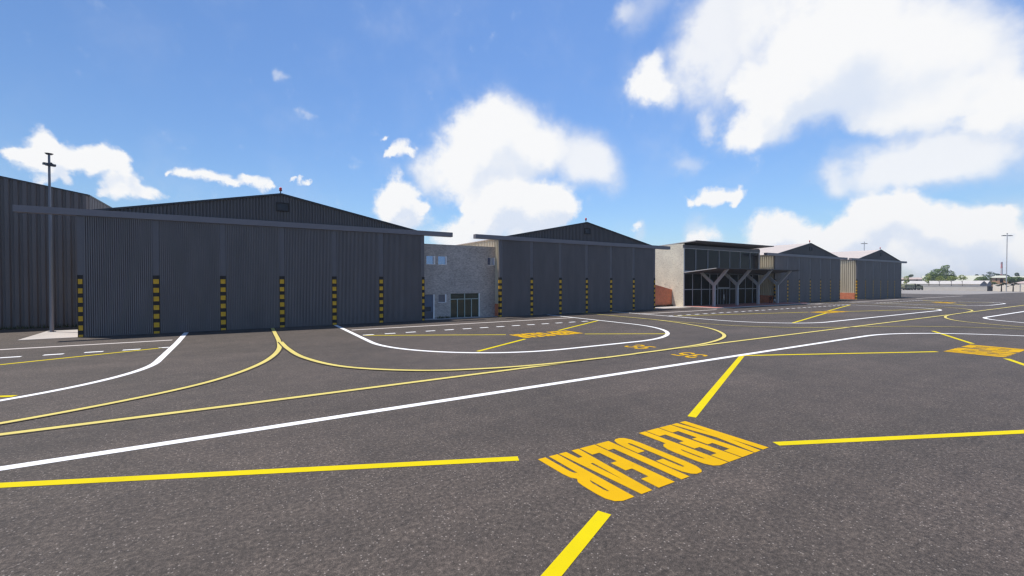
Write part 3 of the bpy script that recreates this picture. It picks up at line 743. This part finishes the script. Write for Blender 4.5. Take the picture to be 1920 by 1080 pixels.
def tree(name, label, p, trunk_h, blobs, n, size, lm, bark='bark', tr=.18, group=None, limbs=4):
    """blobs: (dx across the view, dz, r, squash); crown of small leaf clumps spread through the blobs"""
    rnd = random.Random(hash(label) % 1000 if False else sum(map(ord, label)))
    t = thing(name, label, 'tree', (p.x,p.y,0), -YAW, group)
    b = MB(); b.tube([(0,0,0),(tr*.3,0,trunk_h*.5),(0,0,trunk_h)], [tr,tr*.8,tr*.6], 8)
    for i in range(min(limbs, len(blobs))):
        q = blobs[i]; b.tube([(0,0,trunk_h*.92),(q[0]*.55,rnd.uniform(-.4,.4)*q[2],trunk_h*.6+q[1]*.4),(q[0],0,q[1])], [tr*.55,tr*.35,tr*.1], 6)
    b.build('trunk', M[bark], t)
    b = MB(); tot = sum(q[2]**2 for q in blobs)
    for q in blobs:
        dx, dz, r, sq = q
        for k in range(int(n*q[2]**2/tot)):
            while True:
                v = Vector((rnd.uniform(-1,1),rnd.uniform(-1,1),rnd.uniform(-1,1)))
                if v.length < 1: break
            v = v.normalized()*(v.length**.45)
            c = Vector((dx+v.x*r*rnd.uniform(.8,1.1), v.y*r, dz+v.z*r*sq))
            s = size*rnd.uniform(.6,1.4)
            u = Vector((rnd.uniform(-1,1),rnd.uniform(-1,1),rnd.uniform(-.6,.6))).normalized(); w = u.cross(Vector((rnd.uniform(-1,1),rnd.uniform(-1,1),rnd.uniform(-1,1)))).normalized()
            b.poly([tuple(c+u*s),tuple(c+w*s*.55),tuple(c-u*s),tuple(c-w*s*.55)])
    b.build('crown', M[lm], t)
    return t
def pxm(depth): return depth/F_PX      # metres per pixel at a depth
def far_tree(name, label, x, ytop, ybase_z, depth, blobs_px, n, size, lm, bark='bark', tr=.18, group=None, trunk_px=None, limbs=4):
    p = foot(x, depth); k = pxm(depth); blobs = []
    for bx, by, br, sq in blobs_px:
        q = at(bx, by, depth); blobs.append(((bx-x)*k, q.z, br*k, sq))
    th = at(x, trunk_px, depth).z if trunk_px else min(q[1]-q[2]*.3 for q in blobs)
    return tree(name, label, p, max(th, .5), blobs, n, size, lm, bark, tr, group, limbs)
far_tree('broadleaf_tree', 'big round dark green tree rising behind the white-roofed shed', 1766, 497, 0, 330,
         [(1745,519,9,.9),(1755,514,10,1),(1765,512,10,.9),(1776,516,11,.9),(1786,520,6,.9),(1771,503,6,.9),(1775,500,4,.8),(1757,521,12,.6),(1778,522,12,.5),(1735,524,5,.7)], 5200, .42, 'leaf_dark', tr=.5, trunk_px=524)
g = 'young lime green trees behind the pale wall'
for i, (x, bl, lb) in enumerate(((1699.5,[(1699,522,4.2,1.1),(1700,527,4,.8),(1697,530,2.5,.7)],'young yellowish tree standing directly behind the camouflaged truck'),
         (1741.5,[(1741,519,4,1.1),(1744,523,3,.7),(1738,527,3,.7),(1740,530,2,.6)],'slender lime green tree before the big round tree, nearer the truck'),
         (1761,[(1762,521,5,.8),(1758,524,4,.6),(1767,524,4,.6)],'thin pale green tree in front of the big round tree trunk'),
         (1783.5,[(1783,521,5.5,.7),(1788,522,4,.7),(1779,524,4,.6)],'young lime green tree where the big round crown ends'),
         (1804,[(1804,519,5,.8),(1809,522,4,.7),(1799,522,4,.7)],'young lime green tree against the pale gabled roof'))):
    far_tree('young_tree', lb, x, 0, 0, 254, bl, 520, .26, 'leaf_lime', tr=.15, group=g, trunk_px=528, limbs=3)
g = 'distant trees on the skyline'
for x, bl, lb, d, lm in ((1708,[(1708,517,3.5,.6),(1705,519,2.5,.5),(1709,515.5,2,.6)],'lone dark treetop above the long low roof by the last hangar',420,'leaf_blue'),
       (1856,[(1856,511.5,5,.45),(1861,514,5,.45),(1851,516,3,.5),(1858,517,5,.4)],'umbrella-shaped dark tree on the skyline near the striped chimney',420,'leaf_blue'),
       (1831,[(1831,516,2.2,.7)],'tiny round treetop on the skyline over the pale gabled roof',450,'leaf_blue'),
       (1843,[(1843,516,1.6,.8)],'smallest treetop on the skyline beside the gable ridge',450,'leaf_blue'),
       (1870,[(1870,515,3,.7),(1874,517,3,.6)],'dark treetop close against the foot of the striped chimney',430,'leaf_blue'),
       (1884,[(1884,516,3,.7),(1888,517.5,3,.5)],'small treetop between striped chimney and floodlight mast',430,'leaf_blue'),
       (1906,[(1906,514,3,.9),(1907,517,3,.6)],'narrow dark tree on the skyline past the floodlight mast',420,'leaf_blue')):
    far_tree('distant_tree', lb, x, 0, 0, d, bl, 420, .40, lm, tr=.25, group=g, trunk_px=524, limbs=2)
g = 'bushy trees below the houses'
for x, bl, lb in ((1838,[(1838,524,7,.7),(1832,526,5,.7),(1845,521,4,.7)],'bushy green tree under the pale gabled roof edge'),
       (1850,[(1848,522,8,.6),(1843,526,8,.6),(1851,527,6,.7),(1836,526,7,.5)],'mottled green tree before the orange brown house'),
       (1862,[(1862,531.5,4,.6),(1867,533,3,.5)],'low bush at the corner of the orange brown house'),
       (1893,[(1893,523,6,.7),(1898,526,6,.6),(1889,525,4,.8)],'dark bushy tree just past the floodlight mast'),
       (1907,[(1907,523,7,.6),(1902,528,6,.5)],'dark bushy tree above the pink roof'),
       (1918,[(1918,525,6,.7)],'bushy tree cut by the frame edge')):
    far_tree('bushy_tree', lb, x, 0, 0, 325, bl, 900, .42, 'leaf_dark', tr=.25, group=g, trunk_px=530, limbs=2)
g = 'bare-branched small trees before the far wall'
for x, bl, lb in ((1877.5,[(1882,531.5,2.2,.7),(1885,532,1.8,.8),(1871,535.5,2,.5),(1878,533.5,2.5,.5)],'small dark-trunked tree with sparse leaf tufts, nearer the sheds'),
       (1899.5,[(1893,530,2.2,.6),(1896,528.5,2.5,.5),(1904,531,2.2,.5),(1899,534,2.4,.5),(1909,533,1.8,.5),(1890,537,1.4,.5)],'small dark-trunked tree with sparse leaf tufts, nearer the frame edge')):
    far_tree('bare_tree', lb, x, 0, 0, 216, bl, 150, .34, 'leaf_black', 'bark_dark', .27, g, 534, 6)

def tufts(name, areas, n, h, m):
    rnd = random.Random(5); b = MB()
    for (x0, x1, y0, y1) in areas:
        for k in range(int(n*max(x1-x0, y1-y0))):
            x, y = rnd.uniform(x0,x1), rnd.uniform(y0,y1); hh = h*rnd.uniform(.3,1.2); a = rnd.uniform(0,math.pi); dx, dy = math.cos(a)*.05, math.sin(a)*.05
            lx_, ly_ = rnd.uniform(-.15,.15), rnd.uniform(-.15,.05)
            b.poly([(x-dx,y-dy,0),(x+dx,y+dy,0),(x+dx*.3+lx_,y+dy*.3+ly_,hh)])
    return tag(b.build(name, m), kind='stuff')
M['weed'] = leaf_mat('weeds', (.03,.042,.018), (.085,.10,.045))
tufts('weeds', [(-40,-15.2,66.1,66.45),(22.0,24.0,55.0,55.2),(68,74.2,58.2,58.55)], 36, .4, M['weed'])

# ------------------------------------------------------------------ far side of the apron
M['wall_pale'] = varied('pale_block_wall', (.78,.69,.57), (.88,.79,.67), .9, (.3,.3,.6), 1.5, 5)
M['far_concrete'] = varied('weathered_concrete', (.24,.215,.195), (.30,.275,.25), .9, (.05,.05,1), 1, 4)
M['shed_roof'] = varied('white_shed_roof', (.46,.43,.40), (.54,.51,.48), .6, ns=.4)
M['shed_gable'] = varied('blue_grey_gable', (.16,.17,.20), (.21,.22,.25), .8, ns=1)
mb = MB(); mb.poly([(233,52,.012),(256,49.6,.012),(300,47.6,.012),(420,40,.012),(700,600,.012),(234,600,.012)])
tag(mb.build('concrete_road', M['far_concrete']), kind='structure')
def wall_thing(name, label, x0, x1, d0, d1, ytop0, ytop1, m, thick=.3):
    A = foot(x0,d0); B_ = foot(x1,d1); za = at(x0,ytop0,d0).z; zb = at(x1,ytop1,d1).z
    o = thing(name, label, 'wall', tuple(A)); dv = (B_-A); n = Vector((-dv.y,dv.x,0)).normalized()*thick
    b = MB(); Q = [Vector((0,0,0)), dv, dv+n, n]; T = [Q[0]+Vector((0,0,za)),Q[1]+Vector((0,0,zb)),Q[2]+Vector((0,0,zb)),Q[3]+Vector((0,0,za))]
    for i in range(4): b.quad(Q[i],Q[(i+1)%4],T[(i+1)%4],T[i])
    b.quad(*T); b.build('wall_panel', m, o)
    b = MB(); e = Vector((0,0,.12)); s = n*.25
    b.poly([T[0]-s+e*0.02,T[1]-s+e*0.02,T[1]-s+e,T[0]-s+e]); b.poly([T[0]-s+e,T[1]-s+e,T[2]+s+e,T[3]+s+e]); b.build('coping', M['kerb'], o)
    return o
wall_thing('perimeter_wall', 'low pale block wall running from the camouflaged truck to the dark gate', 1731.5, 1851, 242, 228, 536.3, 536.6, M['wall_pale'])
wall_thing('perimeter_wall', 'taller pale wall behind the bare-branched trees', 1861.5, 1990, 227, 205, 533.2, 530.8, M['wall_pale'])
wall_thing('perimeter_wall', 'short stretch of pale wall behind the camouflaged truck', 1640, 1731, 275, 268, 535, 535, M['wall_pale'])
# dark gate
p = foot(1851.5,228); gt = thing('steel_gate', 'dark blue steel gate closing the gap beside the grey gable shed', 'gate', tuple(p), -YAW)
k = pxm(228)
for i in range(3):
    b = MB(); b.box(i*3.4*k,i*3.4*k+2.6*k,-.1,.1,0,2.35 if i else 2.6); b.box(i*3.4*k,i*3.4*k+.12,-.16,.16,0,2.75); b.build('gate_leaf', M['dark_metal'], gt)

def shed(name, label, x_r, depth, width, length, z_eave, z_ridge, yaw_off, m_roof, m_wall, m_gable, group=None):
    p = foot(x_r, depth); t = thing(name, label, 'shed', tuple(p), -YAW+yaw_off, group)
    w2 = width/2; b = MB()
    b.quad((0,-w2,0),(-length,-w2,0),(-length,-w2,z_eave),(0,-w2,z_eave)); b.quad((0,w2,0),(-length,w2,0),(-length,w2,z_eave),(0,w2,z_eave)); b.build('side_wall', m_wall, t)
    for xx in (-.02,-length):
        b = MB(); b.poly([(xx,-w2,0),(xx,w2,0),(xx,w2,z_eave),(xx,0,z_ridge),(xx,-w2,z_eave)]); b.build('gable_wall', m_gable, t)
    b = MB(); o_ = .35; sl = (z_ridge-z_eave)/w2
    for s in (-1,1):
        b.quad((o_,0,z_ridge+.06),(-length,0,z_ridge+.06),(-length,s*(w2+o_),z_eave-sl*o_+.06),(o_,s*(w2+o_),z_eave-sl*o_+.06))
        b.quad((o_,0,z_ridge-.04),(-length,0,z_ridge-.04),(-length,s*(w2+o_),z_eave-sl*o_-.04),(o_,s*(w2+o_),z_eave-sl*o_-.04))
        b.quad((o_,s*(w2+o_),z_eave-sl*o_-.04),(-length,s*(w2+o_),z_eave-sl*o_-.04),(-length,s*(w2+o_),z_eave-sl*o_+.06),(o_,s*(w2+o_),z_eave-sl*o_+.06))
    b.build('roof', m_roof, t)
    return t
shed('long_shed', 'long low shed with bright white roof behind the pale wall', 1843.5, 256, 7.5, 62, 3.6, 5.35, R(-68), M['shed_roof'], M['wall_pale'], M['shed_gable'])
shed('gable_shed', 'short grey-gabled shed beside the dark gate', 1854.5, 268, 6.5, 12, 3.6, 5.5, R(-66), M['shed_roof'], M['shed_gable'], M['shed_gable'])
M['pink_roof'] = varied('pinkish_roof', (.42,.33,.29), (.50,.40,.36), .7, ns=.3); M['green_roof'] = varied('pale_green_roof', (.46,.46,.36), (.56,.56,.46), .7, ns=.3)
M['brown_wall'] = varied('orange_brown_wall', (.50,.28,.15), (.62,.36,.21), .85, ns=.6); M['dim_wall'] = varied('dim_wall', (.24,.20,.175), (.34,.29,.25), .9, ns=.5)
def house(name, label, x0, x1, depth, y_eave, y_ridge, m_wall, m_roof, wins=(), width=10.0):
    p = foot((x0+x1)/2, depth); k = pxm(depth); k2 = k/1.42; L_ = (x1-x0)*k2; ze = at(x0,y_eave,depth).z; zr = at(x0,y_ridge,depth).z
    t = thing(name, label, 'house', tuple(p), R(-88)); h2 = L_/2
    b = MB(); b.box(-h2,h2,0,width,0,ze); b.build('wall', m_wall, t)
    b = MB(); o_ = .6; A = [(-h2-o_,-o_,ze-.05),(h2+o_,-o_,ze-.05),(h2+o_,width+o_,ze-.05),(-h2-o_,width+o_,ze-.05)]; hip = min(width/2, h2*.5)
    r0, r1 = (-h2+hip,width/2,zr), (h2-hip,width/2,zr)
    b.quad(A[0],A[1],r1,r0); b.quad(A[2],A[3],r0,r1); b.poly([A[1],A[2],r1]); b.poly([A[3],A[0],r0]); b.quad(*A)
    for i in range(4):
        a, c = A[i], A[(i+1)%4]; b.quad((a[0],a[1],a[2]-.2),(c[0],c[1],c[2]-.2),c,a)
    b.build('roof', m_roof, t)
    for (wx, wy, ww, wh, arch) in wins:
        cx = (wx-(x0+x1)/2)*k2; cz = at(wx,wy,depth).z; b = MB(); hw, hh = ww*k2/2, wh*k/2
        pts = [(cx-hw,-.05,cz-hh),(cx+hw,-.05,cz-hh)] + ([(cx+hw*math.cos(R(a)),-.05,cz+hh*math.sin(R(a))) for a in range(0,181,20)] if arch else [(cx+hw,-.05,cz+hh),(cx-hw,-.05,cz+hh)])
        b.poly(pts); b.poly([(x,.02,z) for x, y, z in pts][::-1])
        for i in range(len(pts)):
            a, c = pts[i], pts[(i+1)%len(pts)]; b.quad(a,c,(c[0],.02,c[2]),(a[0],.02,a[2]))
        b.build('window', M['dark_glass'], t)
    return t
house('long_house', 'long low house with pinkish roof seen past the end hangar', 1672, 1737, 360, 523.5, 520.3, M['dim_wall'], M['pink_roof'], [(1690,525.5,4,2.5,0),(1702,525.5,4,2.5,0),(1720,525.5,5,2.5,0)])
house('brown_house', 'orange brown house with a dark arch under a pale roof', 1856, 1890, 345, 520.5, 516.5, M['brown_wall'], M['green_roof'], [(1877.5,526,6,8,1),(1868,524,2.4,5,0),(1885,523.5,1.6,3,0)])
house('pink_house', 'pale house with a pink roof at the frame edge', 1901, 1965, 262, 531, 527.2, M['wall_pale'], M['pink_roof'], [(1912,534,3,3,0)])
house('low_house', 'dim house with pale flat roof between dark bushy trees', 1888, 1960, 350, 520, 517.5, M['dim_wall'], M['green_roof'], [(1905,524,3,3,0)])
shed('gabled_hall', 'hall with a wide pale green roof behind the white-roofed shed', 1842, 335, 18, 34, 4.6, 9.6, R(-40), M['green_roof'], M['dim_wall'], M['dim_wall'])
# striped chimney; band colours paled to stand for distance haze
M['chim_red'] = varied('chimney_red', (.62,.24,.25), (.70,.30,.30), .8, ns=.5); M['chim_white'] = varied('chimney_white', (.60,.56,.56), (.68,.64,.64), .8, ns=.5); M['chim_grey'] = varied('chimney_soot', (.36,.26,.27), (.42,.32,.32), .9, ns=.5)
D_ = 520; p = foot(1877.4,D_); k = pxm(D_); ch = thing('chimney', 'tall red and white banded chimney on the skyline', 'chimney', tuple(p))
zz = [at(1877.4,y,D_).z for y in (526,514,503,495,491.5)]
for i, m in enumerate(('chim_red','chim_white','chim_red','chim_grey')):
    r = lambda z: 1.25*k*(1+ .35*(zz[4]-z)/(zz[4]-zz[0]))
    b = MB(); za = 0 if i == 0 else zz[i]; b.tube([(0,0,za),(0,0,zz[i+1])], [r(za),r(zz[i+1])], 16)
    b.build('chimney_band', M[m], ch, False)

# camouflaged truck parked at the end of the wall
def camo():
    m = mat('camouflage_paint', (.1,.1,.06), .75, .3); v = coords(m)
    f = noise(m, v, .7, 2, .5); base(m, ramp(m, f, [(.40, (.16,.165,.095)), (.47, (.33,.30,.20)), (.58, (.42,.39,.28)), (.64, (.13,.12,.09))]))
    return m
M['camo'] = camo(); M['tyre'] = varied('tyre_rubber', (.02,.019,.018), (.035,.03,.03), .9, ns=4); M['canvas'] = varied('olive_canvas', (.22,.225,.145), (.31,.31,.21), .9, ns=.8)
DT = 257; kt = pxm(DT); p = foot(1710, DT); tr_ = thing('military_truck', 'camouflaged military truck with covered body parked by the end of the wall', 'truck', tuple(p), -YAW)
X = lambda px: (px-1710)*kt
b = MB(); b.box(X(1689),X(1730),-.45,.45,.75,1.0); b.build('chassis', M['tyre'], tr_)
b = MB(); xa, xb = X(1692.5), X(1711.5)
sec = [(-1.25,1.05),(1.25,1.05),(1.3,2.2),(1.3,3.1),(.95,3.55),(0,3.72),(-.95,3.55),(-1.3,3.1),(-1.3,2.2)]
b.poly([(xa,y,z) for y, z in sec]); b.poly([(xb,y,z) for y, z in sec])
for i in range(len(sec)):
    a, c = sec[i], sec[(i+1)%len(sec)]; b.quad((xa,a[0],a[1]),(xb,a[0],a[1]),(xb,c[0],c[1]),(xa,c[0],c[1]))
cv = b.build('cargo_cover', M['canvas'], tr_)
b = MB(); b.box(xa-.08,xb+.06,-1.34,1.34,1.0,2.05); b.build('cargo_bed', M['camo'], tr_)
b = MB(); prof = [(X(1714.2),1.0),(X(1730.5),1.0),(X(1731),1.5),(X(1730),2.35),(X(1724),2.55),(X(1721),3.35),(X(1715.5),3.5),(X(1714.2),3.3)]
b.poly([(x,-1.22,z) for x, z in prof]); b.poly([(x,1.22,z) for x, z in prof][::-1])
for i in range(len(prof)):
    a, c = prof[i], prof[(i+1)%len(prof)]; b.quad((a[0],-1.22,a[1]),(c[0],-1.22,c[1]),(c[0],1.22,c[1]),(a[0],1.22,a[1]))
cb = b.build('cab', M['camo'], tr_)
b = MB(); b.quad((X(1716),-1.24,2.5),(X(1721.3),-1.24,2.5),(X(1720.6),-1.24,3.2),(X(1716),-1.24,3.25)); b.build('window', M['dark_glass'], cb)
b = MB(); b.box(X(1712.4),X(1713.9),-1.1,1.1,1.0,3.75); b.build('dark_gap_box', M['tyre'], tr_)  # dark upright box filling the dark gap between cargo body and cab
for px in (1697.5, 1702.5, 1707.5, 1719, 1726.5):
    for s in (-1,1):
        b = MB(); b.tube([(X(px),s*.85,.62),(X(px),s*1.25,.62)], .62, 16); w = b.build('wheel', M['tyre'], tr_)
        b = MB(); b.tube([(X(px),s*1.252,.62),(X(px),s*1.30,.62)], [.30,.24], 12); b.build('rim', M['camo'], w)
b = MB(); b.tube([(X(1687.5),-.9,.9),(X(1691.5),-.9,1.1)], .12, 6); b.box(X(1686.5),X(1690.5),-1.0,1.0,.6,1.6); b.build('tow_hitch', M['camo'], tr_)

# ------------------------------------------------------------------ light and sky
SUN_EL, SUN_AZ = R(68), R(48)        # azimuth measured from +Y towards -X
sd = Vector((-math.sin(SUN_AZ)*math.cos(SUN_EL), math.cos(SUN_AZ)*math.cos(SUN_EL), math.sin(SUN_EL)))
sl = bpy.data.lights.new('sun', 'SUN'); sl.energy = 5.0; sl.angle = R(.53); sl.color = (1.0,.95,.88)
so = bpy.data.objects.new('sun', sl); COL.objects.link(so)
so.rotation_euler = sd.to_track_quat('Z', 'Y').to_euler()

world = bpy.data.worlds.new('World'); scene.world = world; world.use_nodes = True
nt = world.node_tree; nt.nodes.clear()
def WN(t, **kw):
    n = nt.nodes.new(t)
    for k_, v_ in kw.items(): setattr(n, k_, v_)
    return n
def WL(a, b): nt.links.new(a, b)
out = WN('ShaderNodeOutputWorld'); bg = WN('ShaderNodeBackground'); WL(bg.outputs[0], out.inputs[0])
SKY = .11
bg.inputs['Strength'].default_value = SKY
sky = WN('ShaderNodeTexSky', sky_type='NISHITA'); sky.sun_disc = False
sky.sun_elevation = SUN_EL; sky.sun_rotation = SUN_AZ; sky.air_density = 1.25; sky.dust_density = .25; sky.ozone_density = 2.2; sky.altitude = 0

# clouds: clusters of puffs at fixed bearings in the sky, roughened by noise
VEILS = [(1370,60,80),(1340,120,58),(1330,30,60),(1600,288,50),(1680,292,54),(1780,290,60),(1880,300,66),(1555,316,30),(1720,260,64),(1800,260,72),(1345,185,42),(1210,-8,34),(1165,-8,24),(1900,50,60),(1292,288,24),
         (1090,310,52),(1122,328,36),(1060,300,50),(800,325,34),(950,208,34),(830,350,36),(1325,430,22),(1180,432,16),(1600,490,70),(1760,490,80),(1900,480,80),(1480,500,60),(1320,232,14),(543,136,10),(567,198,9)]
SOFT = [(1500,20,105),(1620,70,120),(1740,50,135),(1850,120,95),(1430,200,56),(1440,145,66),(1500,175,66),(1405,240,36),(1450,245,42),(1655,190,55),(1705,200,52),(1755,215,46),(1640,228,36),(1850,205,66),(1905,225,60),(1830,238,32),(1545,115,78),(1228,125,26),(1215,160,34),(1202,188,26),(1243,182,28),(1385,160,26),
        (940,232,46),(890,255,52),(860,292,56),(930,290,72),(1000,272,54),(1040,288,42),(850,330,42),(900,338,48),(980,330,54),(1218,172,24)]
CRISP = [(750,370,34),(745,395,36),(770,405,34),(760,350,24),(735,385,26),(797,390,10),(930,370,34),(905,395,32),(890,425,34),(960,375,34),(1000,385,34),(1040,378,32),(1055,395,24),(1020,415,34),(950,420,46),(880,445,32),(840,452,24),(855,362,22),(868,384,10),(757,286,15),(775,294,8),(740,292,7),(722,267,5),
         (65,262,19),(60,285,27),(95,295,29),(40,308,21),(130,300,25),(165,302,23),(200,296,21),(235,297,17),(215,318,28),(170,325,16),(255,332,20),(225,352,20),(265,356,20),(298,362,14),(190,358,10),(85,325,16),(110,342,12),(60,342,13),(12,296,12),
         (330,327,6),(352,325,10),(375,328,13),(400,334,13),(425,338,13),(441,343,9),(460,333,10),(480,337,13),(505,345,13),(521,352,7),(562,344,4),(575,344,6),(588,346,4),
         (1345,363,16),(1368,363,16),(1386,366,12),(1325,367,13),(1305,371,11),(1288,375,8),(1378,383,7),(1325,442,22),(1300,455,20),(1195,430,8),
         (1455,420,28),(1490,410,26),(1430,450,32),(1475,455,34),(1525,455,30),(1560,440,30),(1610,405,36),(1655,382,36),(1690,390,36),(1745,398,38),(1795,408,38),(1845,422,34),(1880,410,14),(1610,450,46),(1690,455,56),(1770,460,60),(1840,470,56),(1530,490,40),(1900,470,40),(1560,500,40)]
tcw = WN('ShaderNodeTexCoord')
nrm = WN('ShaderNodeVectorMath', operation='NORMALIZE'); WL(tcw.outputs['Generated'], nrm.inputs[0])

def cloud_group(name, blobs, warp_scale, warp_amt, det_scale, det_amt, RM):
    gp = bpy.data.node_groups.new(name, 'ShaderNodeTree')
    gp.interface.new_socket('Vector', in_out='INPUT', socket_type='NodeSocketVector')
    gp.interface.new_socket('Density', in_out='OUTPUT', socket_type='NodeSocketFloat')
    gi = gp.nodes.new('NodeGroupInput'); go = gp.nodes.new('NodeGroupOutput')
    def n_(t, **kw):
        n = gp.nodes.new(t)
        for k_, v_ in kw.items(): setattr(n, k_, v_)
        return n
    lk = gp.links.new
    w = n_('ShaderNodeTexNoise'); w.inputs['Scale'].default_value = warp_scale; w.inputs['Detail'].default_value = 6; w.inputs['Roughness'].default_value = .6
    lk(gi.outputs[0], w.inputs['Vector'])
    s1 = n_('ShaderNodeVectorMath', operation='SUBTRACT'); lk(w.outputs['Color'], s1.inputs[0]); s1.inputs[1].default_value = (.5,.5,.5)
    s2 = n_('ShaderNodeVectorMath', operation='SCALE'); lk(s1.outputs[0], s2.inputs[0]); s2.inputs['Scale'].default_value = warp_amt
    s3 = n_('ShaderNodeVectorMath', operation='ADD'); lk(gi.outputs[0], s3.inputs[0]); lk(s2.outputs[0], s3.inputs[1])
    s4 = n_('ShaderNodeVectorMath', operation='NORMALIZE'); lk(s3.outputs[0], s4.inputs[0])
    acc = None
    for (x, y, r) in blobs:
        v = ray(x, y); d = v.normalized()
        th = (r/F_PX)/(v.length**1.5)*RM
        c = math.cos(th)
        dt = n_('ShaderNodeVectorMath', operation='DOT_PRODUCT'); lk(s4.outputs[0], dt.inputs[0]); dt.inputs[1].default_value = d
        ma = n_('ShaderNodeMath', operation='MULTIPLY_ADD'); ma.use_clamp = True; lk(dt.outputs['Value'], ma.inputs[0]); ma.inputs[1].default_value = 1/(1-c); ma.inputs[2].default_value = -c/(1-c)
        sq = n_('ShaderNodeMath', operation='MULTIPLY_ADD'); lk(ma.outputs[0], sq.inputs[0]); lk(ma.outputs[0], sq.inputs[1]); sq.inputs[2].default_value = 0.0
        if acc is not None: lk(acc, sq.inputs[2])
        acc = sq.outputs[0]
    cp = n_('ShaderNodeMath', operation='MINIMUM'); lk(acc, cp.inputs[0]); cp.inputs[1].default_value = 2.4; acc = cp.outputs[0]
    dn = n_('ShaderNodeTexNoise'); dn.inputs['Scale'].default_value = det_scale; dn.inputs['Detail'].default_value = 5; dn.inputs['Roughness'].default_value = .6
    lk(gi.outputs[0], dn.inputs['Vector'])
    d1 = n_('ShaderNodeMath', operation='SUBTRACT'); lk(dn.outputs['Fac'], d1.inputs[0]); d1.inputs[1].default_value = .5
    d2 = n_('ShaderNodeMath', operation='MULTIPLY_ADD'); lk(d1.outputs[0], d2.inputs[0]); d2.inputs[1].default_value = det_amt; lk(acc, d2.inputs[2])
    mxx = n_('ShaderNodeMath', operation='MAXIMUM'); lk(d2.outputs[0], mxx.inputs[0]); mxx.inputs[1].default_value = -3
    lk(mxx.outputs[0], go.inputs[0])
    return gp
def use(gp, vec):
    n = WN('ShaderNodeGroup'); n.node_tree = gp; WL(vec, n.inputs[0]); return n.outputs[0]
def maprange(sock, a, b, smooth=True, lo=0.0, hi=1.0):
    n = WN('ShaderNodeMapRange', interpolation_type='SMOOTHSTEP' if smooth else 'LINEAR'); n.clamp = True
    WL(sock, n.inputs['Value']); n.inputs['From Min'].default_value = a; n.inputs['From Max'].default_value = b
    n.inputs['To Min'].default_value = lo; n.inputs['To Max'].default_value = hi; return n.outputs['Result']
def wmix(fac, a, b):
    n = WN('ShaderNodeMix', data_type='RGBA')
    for s_, v_ in ((n.inputs[0], fac), (n.inputs[6], a), (n.inputs[7], b)):
        if hasattr(v_, 'is_linked'): WL(v_, s_)
        else: s_.default_value = (*v_, 1)
    return n.outputs[2]
def shifted(dx, dy, dz):
    n = WN('ShaderNodeVectorMath', operation='ADD'); WL(nrm.outputs[0], n.inputs[0]); n.inputs[1].default_value = (dx,dy,dz); return n.outputs[0]
def sub(a, b):
    n = WN('ShaderNodeMath', operation='SUBTRACT'); WL(a, n.inputs[0]); WL(b, n.inputs[1]); return n.outputs[0]
K = 1/SKY
WHITE = (.955*K,.96*K,.97*K); GREY = (.73*K,.80*K,.925*K); VEIL = (.74*K,.785*K,.885*K)
gv = cloud_group('veil_clouds', VEILS, 3.0, .24, 6.0, 1.3, 1.9)
gs = cloud_group('soft_clouds', SOFT, 4.5, .19, 9.0, 1.3, 1.75)
gc = cloud_group('crisp_clouds', CRISP, 9.0, .095, 22.0, 1.5, 1.85)
dv, ds, dc = use(gv, nrm.outputs[0]), use(gs, nrm.outputs[0]), use(gc, nrm.outputs[0])
ds2, dc2 = use(gs, shifted(-.03,.0,.07)), use(gc, shifted(-.015,0,.035))
def shade(d, d2):
    n = WN('ShaderNodeMath', operation='MULTIPLY_ADD'); WL(d, n.inputs[0]); n.inputs[1].default_value = -.5; WL(d2, n.inputs[2]); return n.outputs[0]
veil_a = maprange(dv, .0, 2.0, hi=.9); soft_a = maprange(ds, -.05, 1.55); crisp_a = maprange(dc, .15, 1.12)
soft_l = maprange(shade(ds, ds2), .4, 1.6, lo=1.0, hi=.0); crisp_l = maprange(shade(dc, dc2), .45, 1.6, lo=1.0, hi=0.0)
soft_c = wmix(maprange(ds, .2, .9), VEIL, wmix(soft_l, GREY, WHITE)); crisp_c = wmix(crisp_l, GREY, WHITE)
tint = WN('ShaderNodeMix', data_type='RGBA', blend_type='MULTIPLY'); tint.inputs[0].default_value = 1.0
WL(sky.outputs[0], tint.inputs[6]); tint.inputs[7].default_value = (.71,.90,1.18,1)
c0 = wmix(veil_a, tint.outputs[2], wmix(maprange(dv, .5, 1.8), VEIL, WHITE))
c1 = wmix(soft_a, c0, soft_c)
c2 = wmix(crisp_a, c1, crisp_c)
WL(c2, bg.inputs['Color'])
world.cycles.sampling_method = 'MANUAL'; world.cycles.sample_map_resolution = 512

# thin sea air over the whole airfield
M['air'] = bpy.data.materials.new('thin_air'); M['air'].use_nodes = True
na = M['air'].node_tree; na.nodes.clear()
oa = na.nodes.new('ShaderNodeOutputMaterial'); va = na.nodes.new('ShaderNodeVolumePrincipled')
va.inputs['Color'].default_value = (.86,.92,1.0,1); va.inputs['Density'].default_value = .0002; va.inputs['Anisotropy'].default_value = .2
na.links.new(va.outputs[0], oa.inputs['Volume'])
mb = MB(); mb.box(-920,2620,-420,2620,-1,46); hz = mb.build('haze', M['air']); tag(hz, kind='stuff')

vs = scene.view_settings
scene.display_settings.display_device = 'sRGB'
vs.view_transform = 'Standard'; vs.look = 'None'; vs.exposure = 0.0; vs.gamma = 1.0; vs.use_curve_mapping = False
scene.cycles.filter_width = 1.4
scene.cycles.max_bounces = 6; scene.cycles.diffuse_bounces = 3; scene.cycles.glossy_bounces = 3
